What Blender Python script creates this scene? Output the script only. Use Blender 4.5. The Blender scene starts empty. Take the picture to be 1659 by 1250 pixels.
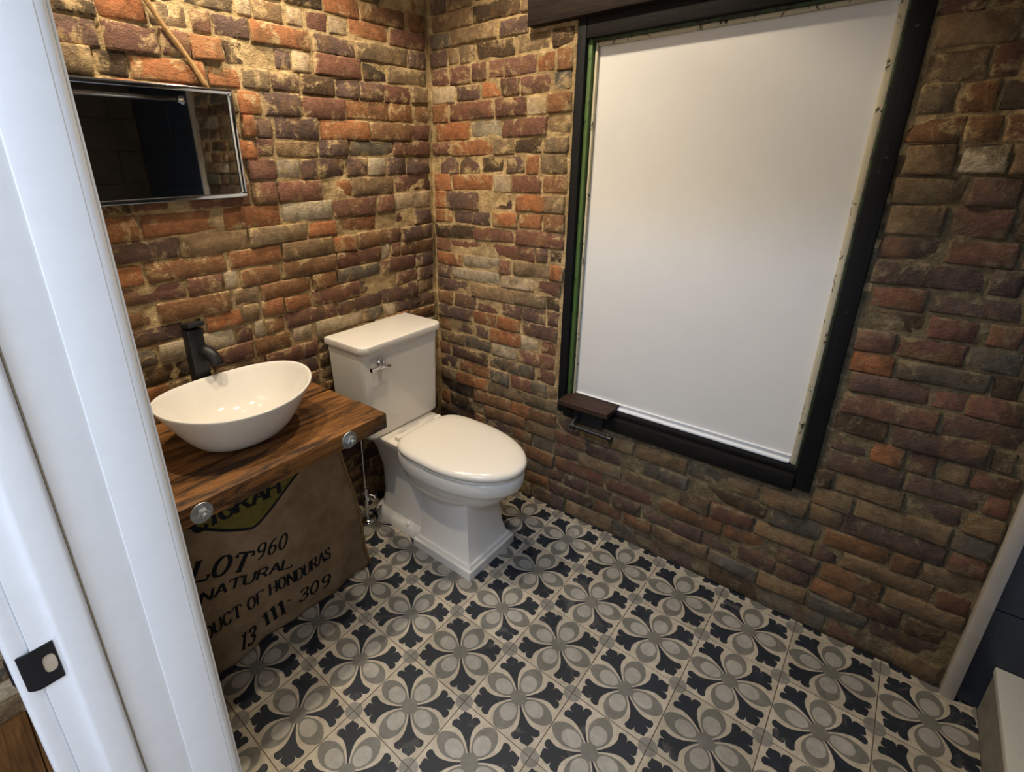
import bpy, bmesh, math, random
from mathutils import Matrix, Vector, noise

scene = bpy.context.scene
col = scene.collection

# ------------------------------------------------------------------ camera
cam_d = bpy.data.cameras.new('camera')
cam = bpy.data.objects.new('camera', cam_d)
col.objects.link(cam)
cam_d.sensor_fit = 'HORIZONTAL'
cam_d.sensor_width = 36.0
cam_d.lens = 825.92 * 36.0 / 1659.0
cam_d.shift_x = (829.5 - 741.18) / 1659.0
cam_d.shift_y = -(625.0 - 562.48) / 1659.0
cam_d.clip_start = 0.02
_f = Vector((0.70333364, 0.62161343, -0.34484567))
_r = Vector((0.65712881, -0.75356089, -0.0181031))
_u = Vector((0.27111534, 0.2138755, 0.93848481))
cam.matrix_world = Matrix(((_r.x, _u.x, -_f.x, -1.48957),
                           (_r.y, _u.y, -_f.y, -0.80891),
                           (_r.z, _u.z, -_f.z, 1.31262),
                           (0, 0, 0, 1)))
scene.camera = cam

# ------------------------------------------------------------------ light, exposure
scene.view_settings.view_transform = 'Standard'
scene.view_settings.look = 'None'
scene.view_settings.gamma = 1.0
scene.view_settings.use_curve_mapping = False
scene.view_settings.exposure = -0.06

world = bpy.data.worlds.new('world')
scene.world = world
world.use_nodes = True
world.node_tree.nodes['Background'].inputs['Color'].default_value = (0.62, 0.75, 1.0, 1)
world.node_tree.nodes['Background'].inputs['Strength'].default_value = 0.6

LAMP_COLOR = (1.0, 0.85, 0.64)
LAMP_STRENGTH = 60.0
LAMP_POWER = 24.0


def area(name, loc, target, sx, sy, power, color):
    d = bpy.data.lights.new(name, 'AREA')
    d.shape = 'RECTANGLE'
    d.size, d.size_y, d.energy, d.color = sx, sy, power, color
    o = bpy.data.objects.new(name, d)
    col.objects.link(o)
    o.location = loc
    o.rotation_euler = (Vector(target) - Vector(loc)).to_track_quat('-Z', 'Y').to_euler()
    return o


# hall daylight from an unseen window opposite the door, then three added fill lights
area('hall_daylight', (-3.16, -1.35, 1.55), (-1.4, -0.75, 1.1), 0.9, 1.4, 5.0, (0.84, 0.91, 1.0))
area('hall_end_fill', (-2.45, -2.96, 1.55), (-2.2, 0.0, 1.2), 0.8, 1.4, 34.0, (0.94, 0.96, 1.0))  # added light at the hall's end to brighten the door casing
area('hall_overhead_fill', (-2.15, -1.0, 3.47), (-2.15, -1.0, 0.0), 0.9, 0.9, 38.0, (0.94, 0.96, 1.0))  # added overhead light for the casing; the ceiling has no opening here
area('hall_panel_fill', (-3.0, -0.95, 2.93), (-0.6, -0.45, 1.2), 1.3, 0.16, 46.0, (0.36, 0.60, 1.0))  # added blue strip light for the cool patch on the window panel
scene.cycles.max_bounces = 6
scene.cycles.diffuse_bounces = 4
scene.cycles.glossy_bounces = 3
scene.cycles.caustics_reflective = False
scene.cycles.caustics_refractive = False

# ------------------------------------------------------------------ helpers
rnd = random.Random(11)


def link(o, parent=None):
    col.objects.link(o)
    if parent is not None:
        o.parent = parent
    return o


def tag(o, label=None, cat=None, group=None, kind=None):
    if label: o['label'] = label
    if cat: o['category'] = cat
    if group: o['group'] = group
    if kind: o['kind'] = kind
    return o


def empty(name, loc, label=None, cat=None, kind=None):
    o = bpy.data.objects.new(name, None)
    o.location = loc
    o.empty_display_size = 0.05
    link(o)
    return tag(o, label, cat, kind=kind)


def finish(name, bm, mats, parent=None, smooth=False, recalc=True, angle=None):
    """bmesh in world coordinates -> one mesh object (child keeps world place)."""
    if recalc:
        bmesh.ops.recalc_face_normals(bm, faces=bm.faces[:])
    if parent is not None:
        off = parent_loc(parent)
        bmesh.ops.translate(bm, verts=bm.verts[:], vec=-off)
    me = bpy.data.meshes.new(name)
    bm.to_mesh(me)
    bm.free()
    if smooth:
        for p in me.polygons:
            p.use_smooth = True
        if angle:
            me.set_sharp_from_angle(angle=math.radians(angle))
    if not isinstance(mats, (list, tuple)):
        mats = [mats]
    for m in mats:
        me.materials.append(m)
    o = bpy.data.objects.new(name, me)
    link(o, parent)
    return o


def parent_loc(p):
    v = Vector(p.location)
    while p.parent:
        p = p.parent
        v = v + Vector(p.location)
    return v


def box(bm, x0, x1, y0, y1, z0, z1, bevel=0.0, seg=2):
    r = bmesh.ops.create_cube(bm, size=1.0)
    vs = r['verts']
    for v in vs:
        v.co = Vector(((x0 + x1) / 2 + v.co.x * (x1 - x0), (y0 + y1) / 2 + v.co.y * (y1 - y0),
                       (z0 + z1) / 2 + v.co.z * (z1 - z0)))
    if bevel > 0:
        es = list({e for v in vs for e in v.link_edges})
        bmesh.ops.bevel(bm, geom=es, offset=bevel, segments=seg, profile=0.5, affect='EDGES')
    return bm


def boxo(name, x0, x1, y0, y1, z0, z1, mat, parent=None, bevel=0.0, seg=2):
    bm = bmesh.new()
    box(bm, x0, x1, y0, y1, z0, z1, bevel, seg)
    return finish(name, bm, mat, parent, smooth=bevel > 0, angle=35 if bevel > 0 else None)


def loft(bm, sections, cap0=True, cap1=True):
    rings = [[bm.verts.new(p) for p in s] for s in sections]
    n = len(rings[0])
    for a, b in zip(rings[:-1], rings[1:]):
        for i in range(n):
            j = (i + 1) % n
            bm.faces.new((a[i], a[j], b[j], b[i]))
    if cap0: bm.faces.new(rings[0][::-1])
    if cap1: bm.faces.new(rings[-1])
    return rings


def tube(bm, pts, r, n=12, caps=True):
    pts = [Vector(p) for p in pts]
    rs = r if isinstance(r, (list, tuple)) else [r] * len(pts)
    secs = []
    prev = None
    for i, p in enumerate(pts):
        t = (pts[min(i + 1, len(pts) - 1)] - pts[max(i - 1, 0)]).normalized()
        if prev is None:
            a = t.orthogonal().normalized()
        else:
            a = (prev - t * prev.dot(t)).normalized()
        prev = a
        b = t.cross(a)
        secs.append([p + (a * math.cos(k * 2 * math.pi / n) + b * math.sin(k * 2 * math.pi / n)) * rs[i] for k in range(n)])
    loft(bm, secs, caps, caps)


def lathe(bm, c, prof, n=24, axis='Z'):
    """prof: list of (radius, height) along axis from point c."""
    c = Vector(c)
    secs = []
    for r, h in prof:
        s = []
        for k in range(n):
            a = 2 * math.pi * k / n
            u, v = r * math.cos(a), r * math.sin(a)
            s.append(c + {'Z': Vector((u, v, h)), 'X': Vector((h, u, v)), 'Y': Vector((u, h, v))}[axis])
        secs.append(s)
    loft(bm, secs)


# ------------------------------------------------------------------ materials
def srgb(r, g, b):
    f = lambda c: (c / 255 / 12.92) if c / 255 <= 0.04045 else ((c / 255 + 0.055) / 1.055) ** 2.4
    return (f(r), f(g), f(b), 1)


class NT:
    def __init__(self, name, rough=0.5, spec=0.5, metal=0.0):
        self.m = bpy.data.materials.new(name)
        self.m.use_nodes = True
        self.n = self.m.node_tree.nodes
        self.l = self.m.node_tree.links
        self.b = self.n['Principled BSDF']
        self.b.inputs['Roughness'].default_value = rough
        self.b.inputs['Specular IOR Level'].default_value = spec
        self.b.inputs['Metallic'].default_value = metal

    def node(self, t, **kw):
        o = self.n.new(t)
        for k, v in kw.items():
            if k in o.inputs:
                if isinstance(v, bpy.types.NodeSocket): self.l.new(v, o.inputs[k])
                else: o.inputs[k].default_value = v
            else:
                setattr(o, k, v)
        return o

    def coord(self, kind='Object', scale=(1, 1, 1)):
        c = self.node('ShaderNodeTexCoord')
        m = self.node('ShaderNodeMapping', Scale=scale)
        self.l.new(c.outputs[kind], m.inputs['Vector'])
        return m.outputs['Vector']

    def worldpos(self, scale=(1, 1, 1)):
        g = self.node('ShaderNodeNewGeometry')
        m = self.node('ShaderNodeMapping', Scale=scale)
        self.l.new(g.outputs['Position'], m.inputs['Vector'])
        return m.outputs['Vector']

    def noise(self, vec, scale, detail=4, rough=0.6, dist=0.0):
        t = self.node('ShaderNodeTexNoise', Scale=scale, Detail=detail, Roughness=rough, Distortion=dist)
        self.l.new(vec, t.inputs['Vector'])
        return t.outputs['Fac']

    def ramp(self, fac, stops):
        r = self.node('ShaderNodeValToRGB')
        self.l.new(fac, r.inputs['Fac'])
        els = r.color_ramp.elements
        while len(els) < len(stops): els.new(0.5)
        for e, (p, c) in zip(els, stops):
            e.position = p
            e.color = c if len(c) == 4 else (*c, 1)
        return r.outputs['Color']

    def mix(self, fac, a, b, mode='MIX'):
        x = self.node('ShaderNodeMix', data_type='RGBA', blend_type=mode)
        for s, v in (('Factor', fac), ('A', a), ('B', b)):
            sock = [i for i in x.inputs if i.name == s and (i.type == 'RGBA' or (s == 'Factor' and i.type == 'VALUE'))][0]
            if isinstance(v, bpy.types.NodeSocket): self.l.new(v, sock)
            else: sock.default_value = v
        return [o for o in x.outputs if o.type == 'RGBA'][0]

    def math(self, op, a, b=0.0, clamp=False):
        x = self.node('ShaderNodeMath', operation=op, use_clamp=clamp)
        for i, v in enumerate((a, b)):
            if isinstance(v, bpy.types.NodeSocket): self.l.new(v, x.inputs[i])
            else: x.inputs[i].default_value = v
        return x.outputs[0]

    def bump(self, h, strength, dist):
        x = self.node('ShaderNodeBump', Strength=strength, Distance=dist)
        self.l.new(h, x.inputs['Height'])
        self.l.new(x.outputs['Normal'], self.b.inputs['Normal'])

    def color(self, v):
        if isinstance(v, bpy.types.NodeSocket): self.l.new(v, self.b.inputs['Base Color'])
        else: self.b.inputs['Base Color'].default_value = v
        return self

    def rough(self, v):
        self.l.new(v, self.b.inputs['Roughness'])


G = lambda v: (v, v, v, 1)


def mat_plain(name, c, rough=0.5, spec=0.5, metal=0.0, var=0.06, scale=30, bump=0.0):
    t = NT(name, rough, spec, metal)
    p = t.worldpos()
    n = t.noise(p, scale)
    lo = tuple(x * (1 - var) for x in c[:3]) + (1,)
    hi = tuple(min(1, x * (1 + var)) for x in c[:3]) + (1,)
    t.color(t.ramp(n, [(0.3, lo), (0.7, hi)]))
    if bump: t.bump(n, bump, 0.002)
    return t.m


def mat_brick(name='old_brick', m0=(150, 124, 86), m1=(196, 170, 126), soot=(0.54, 0.70)):
    t = NT(name, 0.93, 0.2)
    a = t.node('ShaderNodeAttribute', attribute_name='bc')
    p = t.worldpos()
    ps = t.worldpos((1.0, 1.0, 2.6))
    n1 = t.noise(p, 42, 5, 0.72)
    n2 = t.noise(p, 10, 4, 0.6, 0.6)
    n3 = t.noise(ps, 105, 4, 0.75)
    base = t.mix(1.0, a.outputs['Color'], t.ramp(n1, [(0.25, G(0.55)), (0.5, G(1.0)), (0.8, G(1.4))]), 'MULTIPLY')
    # fired darker or paler towards one end of the brick
    p3 = t.node('ShaderNodeMapping', Location=(9.1, 2.7, 5.3))
    t.l.new(p, p3.inputs['Vector'])
    n5 = t.noise(p3.outputs['Vector'], 16, 3, 0.6)
    base = t.mix(t.ramp(n5, [(0.52, G(0)), (0.68, G(0.55))]), base, srgb(128, 96, 62))
    # soot and grey-green weathering with its own shape
    base = t.mix(t.ramp(n2, [(soot[0], G(0)), (soot[1], G(0.65))]), base, srgb(70, 60, 46))
    # lime mortar smeared over the faces and creeping over the arrises
    p2 = t.node('ShaderNodeMapping', Location=(3.1, 7.7, 1.3))
    t.l.new(p, p2.inputs['Vector'])
    n4 = t.noise(p2.outputs['Vector'], 17, 6, 0.75, 0.5)
    k = t.math('ADD', n4, t.math('MULTIPLY', a.outputs['Alpha'], 0.14))
    k = t.math('ADD', k, t.math('MULTIPLY', t.math('SUBTRACT', n3, 0.5), 0.16))
    mc = t.ramp(n1, [(0.3, srgb(*m0)), (0.65, srgb(*m1))])
    base = t.mix(t.ramp(k, [(0.585, G(0)), (0.69, G(0.9))]), base, mc)
    t.color(base)
    h = t.math('ADD', t.math('MULTIPLY', n1, 0.7), t.math('MULTIPLY', n3, 0.4))
    h = t.math('ADD', h, t.math('MULTIPLY', n4, 0.6))
    t.bump(h, 1.0, 0.014)
    return t.m


def mat_mortar(name='lime_mortar', a=(120, 100, 70), b=(172, 146, 104), d=(204, 180, 136)):
    t = NT(name, 0.95, 0.2)
    p = t.worldpos()
    n1 = t.noise(p, 30, 6, 0.72)
    n2 = t.noise(p, 6, 3, 0.6)
    c = t.ramp(n1, [(0.28, srgb(*a)), (0.5, srgb(*b)), (0.68, srgb(*d))])
    c = t.mix(t.ramp(n2, [(0.45, G(0)), (0.65, G(0.6))]), c, srgb(112, 96, 70))
    t.color(c)
    n3 = t.noise(p, 110, 4, 0.7)
    t.bump(t.math('ADD', n1, t.math('MULTIPLY', n3, 0.4)), 1.0, 0.013)
    return t.m


def mat_wood(name, dark, mid, light, axis='X', rough=0.6, scale=1.0, stain=None):
    t = NT(name, rough, 0.2)
    sc = {'X': (2.2, 26, 26), 'Y': (26, 2.2, 26), 'Z': (26, 26, 2.2)}[axis]
    sc = tuple(s * scale for s in sc)
    oi = t.node('ShaderNodeObjectInfo')
    p = t.worldpos(sc)
    add = t.node('ShaderNodeVectorMath', operation='ADD')
    t.l.new(p, add.inputs[0])
    cmb = t.node('ShaderNodeCombineXYZ')
    rr = t.math('MULTIPLY', oi.outputs['Random'], 40.0)
    for i in range(3): t.l.new(rr, cmb.inputs[i])
    t.l.new(cmb.outputs[0], add.inputs[1])
    n = t.noise(add.outputs[0], 1.6, 7, 0.65, 0.7)
    nf = t.noise(add.outputs[0], 7, 4, 0.6)
    c = t.ramp(n, [(0.28, dark), (0.5, mid), (0.72, light)])
    c = t.mix(0.35, c, t.ramp(nf, [(0.3, dark), (0.7, light)]))
    if stain:
        ps = t.worldpos({'X': (1.6, 7, 7), 'Y': (7, 1.6, 7), 'Z': (7, 7, 1.6)}[axis])
        s = t.noise(ps, 3.4, 6, 0.7, 0.6)
        c = t.mix(t.ramp(s, [(0.45, G(0)), (0.57, G(0.85))]), c, stain)
    t.color(c)
    t.bump(t.math('ADD', n, nf), 0.35, 0.0025)
    return t.m


def mat_tile(name, c, var=0.22, rough=0.55):
    t = NT(name, rough, 0.35)
    oi = t.node('ShaderNodeObjectInfo')
    p = t.worldpos()
    n = t.noise(p, 34, 6, 0.75, 0.4)
    n2 = t.noise(p, 120, 3, 0.6)
    k = t.ramp(n, [(0.30, G(1 - var)), (0.70, G(1 + var))])
    base = t.mix(1.0, c, k, 'MULTIPLY')
    kk = t.ramp(oi.outputs['Random'], [(0.0, (0.84, 0.83, 0.80, 1)), (1.0, (1.12, 1.10, 1.08, 1))])
    base = t.mix(1.0, base, kk, 'MULTIPLY')
    # pale scuffs
    sc_ = t.noise(p, 9, 6, 0.75, 1.0)
    base = t.mix(t.ramp(sc_, [(0.56, G(0)), (0.74, G(0.30))]), base, srgb(160, 152, 140))
    t.color(base)
    t.rough(t.ramp(n, [(0.3, G(rough - 0.12)), (0.7, G(rough + 0.15))]))
    t.bump(n2, 0.15, 0.001)
    return t.m


def mat_peel(name, paint, under, thr=0.52, rough=0.6):
    t = NT(name, rough, 0.4)
    p = t.worldpos((1, 1, 0.6))
    n = t.noise(p, 55, 6, 0.7, 0.5)
    t.color(t.mix(t.ramp(n, [(thr, G(0)), (thr + 0.04, G(1))]), paint, under))
    t.bump(n, 0.7, 0.004)
    return t.m


M = {}
M['brick'] = mat_brick()
M['mortar'] = mat_mortar()
M['dark_brick'] = mat_brick('dark_brick', (92, 80, 60), (140, 124, 96), (0.46, 0.66))
M['grey_mortar'] = mat_mortar('greyer_mortar', (70, 60, 46), (108, 95, 72), (144, 128, 98))
M['porcelain'] = mat_plain('porcelain', srgb(224, 218, 208), 0.12, 0.6, var=0.01, scale=4)
M['basin'] = mat_plain('basin_glaze', srgb(216, 212, 205), 0.06, 0.6, var=0.01, scale=4)
M['seat'] = mat_plain('seat_plastic', srgb(226, 219, 206), 0.16, 0.5, var=0.01, scale=4)
M['chrome'] = mat_plain('chrome', (0.72, 0.73, 0.75, 1), 0.12, 0.5, 1.0, var=0.03, scale=20)
M['steel'] = mat_plain('zinc_steel', (0.42, 0.45, 0.48, 1), 0.45, 0.5, 1.0, var=0.2, scale=60)
M['black'] = mat_plain('black_metal', srgb(22, 23, 26), 0.35, 0.5, 0.3, var=0.2, scale=40)
M['matte_black'] = mat_plain('matte_black', srgb(17, 18, 22), 0.5, 0.4, var=0.15, scale=40)
M['white_paint'] = mat_plain('white_gloss_paint', srgb(228, 230, 232), 0.32, 0.5, var=0.02, scale=40, bump=0.12)
M['drywall'] = mat_plain('painted_plaster', srgb(205, 203, 198), 0.8, 0.3, var=0.03, scale=20, bump=0.2)
M['caulk'] = mat_plain('old_caulk', srgb(176, 162, 140), 0.7, 0.3, var=0.1, scale=60)
M['mirror'] = mat_plain('mirror_glass', (0.82, 0.84, 0.84, 1), 0.02, 0.5, 1.0, var=0.01, scale=4)
M['counter'] = mat_wood('barn_wood', srgb(56, 37, 21), srgb(112, 75, 41), srgb(158, 110, 62), 'X', 0.5, 1.0, srgb(36, 27, 23))
M['frame_wood'] = mat_wood('blackened_wood', srgb(6, 6, 8), srgb(11, 11, 13), srgb(20, 19, 20), 'Z', 0.7)
M['frame_wood_y'] = mat_wood('blackened_wood_rail', srgb(6, 6, 6), srgb(13, 11, 11), srgb(27, 22, 19), 'Y', 0.75)
M['lintel'] = mat_wood('dark_timber', srgb(16, 12, 10), srgb(32, 24, 20), srgb(50, 38, 31), 'Y', 0.75)
M['shelf'] = mat_wood('stained_shelf', srgb(36, 25, 20), srgb(52, 36, 29), srgb(66, 47, 37), 'Y', 0.55)
M['hall_floor'] = mat_wood('hall_floor_wood', srgb(40, 26, 15), srgb(92, 60, 32), srgb(130, 90, 50), 'Y', 0.35)
M['cream'] = mat_tile('cement_tile_cream', srgb(170, 160, 143))
M['grey'] = mat_tile('cement_tile_grey', srgb(106, 104, 97))
M['pale'] = mat_tile('cement_tile_pale_grey', srgb(150, 146, 137))
M['navy'] = mat_tile('cement_tile_navy', srgb(33, 38, 46), 0.3)
M['dot'] = mat_tile('cement_tile_dot', srgb(122, 119, 112), 0.3)
M['grout'] = mat_plain('grout', srgb(92, 78, 66), 0.9, 0.2, var=0.2, scale=60)
M['navy_tile'] = mat_plain('navy_wall_tile', srgb(36, 44, 56), 0.35, 0.5, var=0.15, scale=8)
M['char_tile'] = mat_plain('charcoal_wall_tile', srgb(62, 58, 50), 0.45, 0.5, var=0.25, scale=6)
M['trim_grey'] = mat_plain('grey_trim', srgb(172, 164, 152), 0.4, 0.5, var=0.08, scale=20)
M['curb_white'] = mat_plain('curb_marble', srgb(196, 196, 190), 0.3, 0.5, var=0.03, scale=8)
M['panel'] = mat_plain('painted_board', srgb(206, 204, 200), 0.36, 0.45, var=0.015, scale=14, bump=0.04)
M['green'] = mat_peel('green_paint', srgb(66, 92, 40), srgb(40, 52, 26), 0.56)
M['shaded_green'] = mat_peel('shaded_green_paint', srgb(46, 60, 32), srgb(26, 28, 20), 0.50)  # darker copy of the green: shade on right and top stops put into colour
M['peel'] = mat_peel('peeling_white', srgb(182, 172, 146), srgb(48, 42, 32), 0.58)
M['ink'] = mat_plain('black_ink', srgb(24, 24, 28), 0.9, 0.1, var=0.3, scale=120)
M['cord'] = mat_plain('cloth_cord', srgb(150, 118, 78), 0.9, 0.2, var=0.25, scale=200, bump=0.5)


def mat_burlap():
    t = NT('burlap', 0.95, 0.1)
    w = t.worldpos((1, 0.0, 1))
    wa = t.node('ShaderNodeTexWave', wave_type='BANDS', bands_direction='X', Scale=150, Distortion=1.2)
    wb = t.node('ShaderNodeTexWave', wave_type='BANDS', bands_direction='Z', Scale=150, Distortion=1.2)
    t.l.new(w, wa.inputs['Vector'])
    t.l.new(w, wb.inputs['Vector'])
    wv = t.math('MULTIPLY', wa.outputs['Fac'], wb.outputs['Fac'])
    n = t.noise(t.worldpos(), 14, 5, 0.65)
    c = t.ramp(n, [(0.25, srgb(112, 92, 70)), (0.75, srgb(152, 130, 104))])
    c = t.mix(1.0, c, t.ramp(wv, [(0.0, G(0.78)), (0.5, G(1.08))]), 'MULTIPLY')
    t.color(c)
    t.bump(wv, 0.5, 0.0015)
    return t.m


M['burlap'] = mat_burlap()
M['hem'] = mat_plain('burlap_hem', srgb(122, 98, 66), 0.95, 0.1, var=0.25, scale=120, bump=0.5)
M['logo'] = mat_plain('olive_print', srgb(92, 84, 40), 0.95, 0.1, var=0.2, scale=80)


def mat_bulb():
    t = NT('lamp_bulb', 0.3, 0.3)
    t.color((1, 1, 1, 1))
    t.b.inputs['Emission Color'].default_value = (*LAMP_COLOR, 1)
    t.b.inputs['Emission Strength'].default_value = LAMP_STRENGTH
    return t.m


M['bulb'] = mat_bulb()

# ------------------------------------------------------------------ brick table (course heights in metres; start,end in mm; tone)
ZB = [2.08, 2.02, 1.96, 1.9, 1.84, 1.788, 1.732, 1.678, 1.622, 1.561, 1.504, 1.441, 1.38, 1.326, 1.264, 1.202, 1.137, 1.081, 1.025, 0.97, 0.915, 0.86, 0.805, 0.75, 0.693, 0.636, 0.579, 0.522, 0.465, 0.408, 0.351, 0.294, 0.237, 0.18, 0.123, 0.066, 0.0]
ROWS_A = [
    '-1321,-1185,M -1177,-1032,R -1024,-875,P -867,-706,R -698,-553,T -545,-385,O -377,-289,P -281,-158,T -150,11,G',
    '-1321,-1210,D -1202,-1077,D -1069,-898,O -890,-751,P -743,-624,P -616,-433,R -425,-287,R -279,-105,P -97,11,P',
    '-1321,-1138,P -1130,-1019,T -1011,-900,B -892,-767,R -759,-645,T -637,-462,T -454,-301,P -293,-180,P -172,11,B',
    '-1321,-1212,T -1204,-1072,P -1064,-904,O -896,-793,O -785,-618,P -610,-475,R -467,-334,B -326,-146,R -138,11,T',
    '-1321,-1141,P -1133,-1031,R -1023,-849,P -841,-706,O -698,-543,T -535,-434,G -426,-321,T -313,-195,G -191,-53,X -47,15,B',
    '-1321,-1197,T -1189,-1044,R -1036,-880,P -872,-698,T -690,-555,G -547,-418,D -414,-280,O -275,-93,B -81,15,B',
    '-1321,-1172,R -1164,-1038,B -1030,-890,M -882,-699,T -695,-650,M -644,-555,T -543,-487,M -483,-407,R -403,-331,M -327,-167,O -162,9,R',
    '-1321,-1223,B -1215,-1112,O -1108,-1024,D -1022,-923,O -913,-823,T -819,-769,R -765,-666,P -662,-473,O -469,-309,P -305,-79,T -75,15,P',
    '-1321,-1124,D -1120,-1030,P -1021,-903,R -898,-829,R -829,-750,O -744,-687,D -683,-603,D -598,-542,P -542,-477,M -468,-288,R -282,-177,D -177,15,T',
    '-1321,-1125,T -1121,-1053,T -1049,-983,D -979,-803,O -797,-710,O -706,-624,T -616,-529,P -520,-405,D -396,-304,P -299,-200,P -194,-73,R -66,15,T',
    '-1321,-1179,M -1171,-1039,R -1031,-859,O -851,-729,T -725,-657,O -649,-533,P -529,-368,R -363,-176,B -176,-64,B -57,15,B',
    '-1321,-1165,M -1157,-1060,T -1052,-905,R -897,-732,P -728,-687,O -683,-631,P -627,-475,P -468,-274,O -268,-77,B -73,15,R',
    '-1321,-1204,D -1196,-1042,P -1034,-909,G -901,-696,O -692,-636,R -632,-485,T -481,-369,P -363,-168,G -168,15,R',
    '-1321,-1165,T -1157,-1020,G -1012,-864,P -856,-733,M -729,-637,R -637,-554,M -554,-493,P -489,-389,P -383,-291,P -291,-207,M -199,-109,P -109,15,P',
    '-1321,-1125,T -1121,-1047,D -1044,-952,R -948,-910,M -906,-730,R -725,-646,R -642,-484,R -480,-364,O -364,-177,T -171,15,R',
    '-1321,-1134,O -1130,-1040,O -1030,-827,O -820,-643,O -643,-455,M -451,-268,R -260,-176,R -176,15,M',
    '-1321,-1131,G -1127,-954,P -950,-760,T -756,-557,T -552,-441,O -427,-274,O -262,-88,R -81,15,P',
    '-1321,-1131,T -1127,-1048,O -1044,-834,B -826,-657,O -653,-468,T -464,-367,O -361,-224,B -224,-155,R -151,15,P',
    '-1321,-1126,M -1122,-956,R -952,-849,R -849,-804,M -800,-669,B -665,-461,B -456,-260,R -256,-214,M -210,-164,R -157,15,B',
    '-1321,-1128,O -1124,-1041,B -1037,-840,B -831,-751,T -743,-565,B -561,-466,B -462,-265,G -259,-85,R -85,15,P',
    '-1321,-1126,T -1122,-982,P -978,-927,D -923,-815,O -811,-756,T -748,-675,O -671,-572,O -568,-373,R -368,-199,P -193,-75,R -75,15,P',
    '-1321,-1127,B -1123,-1060,G -1056,-955,M -941,-845,M -841,-789,R -785,-749,M -745,-678,B -674,-475,R -470,-269,P -269,-78,P -71,15,T',
    '-1321,-1125,G -1121,-978,D -974,-930,T -926,-793,R -789,-668,B -658,-582,M -569,-361,M -361,-270,G -266,-198,M -194,15,P',
    '-1321,-1212,P -1204,-1049,O -1041,-928,T -920,-766,T -762,-567,R -567,-505,D -501,-323,T -315,-136,O -128,11,B',
    '-1321,-1172,M -1164,-1013,B -1005,-853,R -845,-740,P -732,-576,P -568,-429,D -421,-274,O -266,-140,D -132,11,M',
    '-1321,-1212,P -1204,-1046,O -1038,-929,P -921,-766,G -758,-579,R -571,-393,T -385,-278,O -270,-100,T -92,11,T',
    '-1321,-1171,G -1163,-1065,T -1057,-947,R -939,-784,G -776,-652,D -644,-521,B -513,-338,R -330,-164,B -156,11,G',
    '-1321,-1176,P -1168,-983,D -975,-850,T -842,-712,D -704,-594,O -586,-451,P -443,-293,P -285,-138,D -130,11,R',
    '-1321,-1191,T -1183,-1003,T -995,-896,T -888,-780,P -772,-622,O -614,-460,B -452,-340,O -332,-177,T -169,11,T',
    '-1321,-1155,O -1147,-986,B -978,-842,P -834,-726,O -718,-550,R -542,-415,R -407,-286,M -278,-164,D -156,11,O',
    '-1321,-1185,O -1177,-1061,B -1053,-928,P -920,-769,B -761,-600,B -592,-424,O -416,-280,D -272,-112,O -104,11,G',
    '-1321,-1165,P -1157,-1006,R -998,-833,D -825,-717,T -709,-543,T -535,-410,P -402,-257,R -249,-121,R -113,11,T',
    '-1321,-1178,D -1170,-1015,G -1007,-903,D -895,-740,G -732,-621,B -613,-480,T -472,-307,D -299,-152,P -144,11,T',
    '-1321,-1157,D -1149,-997,T -989,-860,P -852,-735,P -727,-568,G -560,-390,P -382,-277,R -269,-136,P -128,11,B',
    '-1321,-1188,P -1180,-1064,P -1056,-943,B -935,-735,P -727,-587,P -579,-429,T -421,-307,D -299,-152,P -144,11,P',
    '-1321,-1145,P -1137,-982,G -974,-845,P -837,-660,R -652,-535,G -527,-403,P -395,-243,T -235,-115,D -107,11,D',
]
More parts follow.
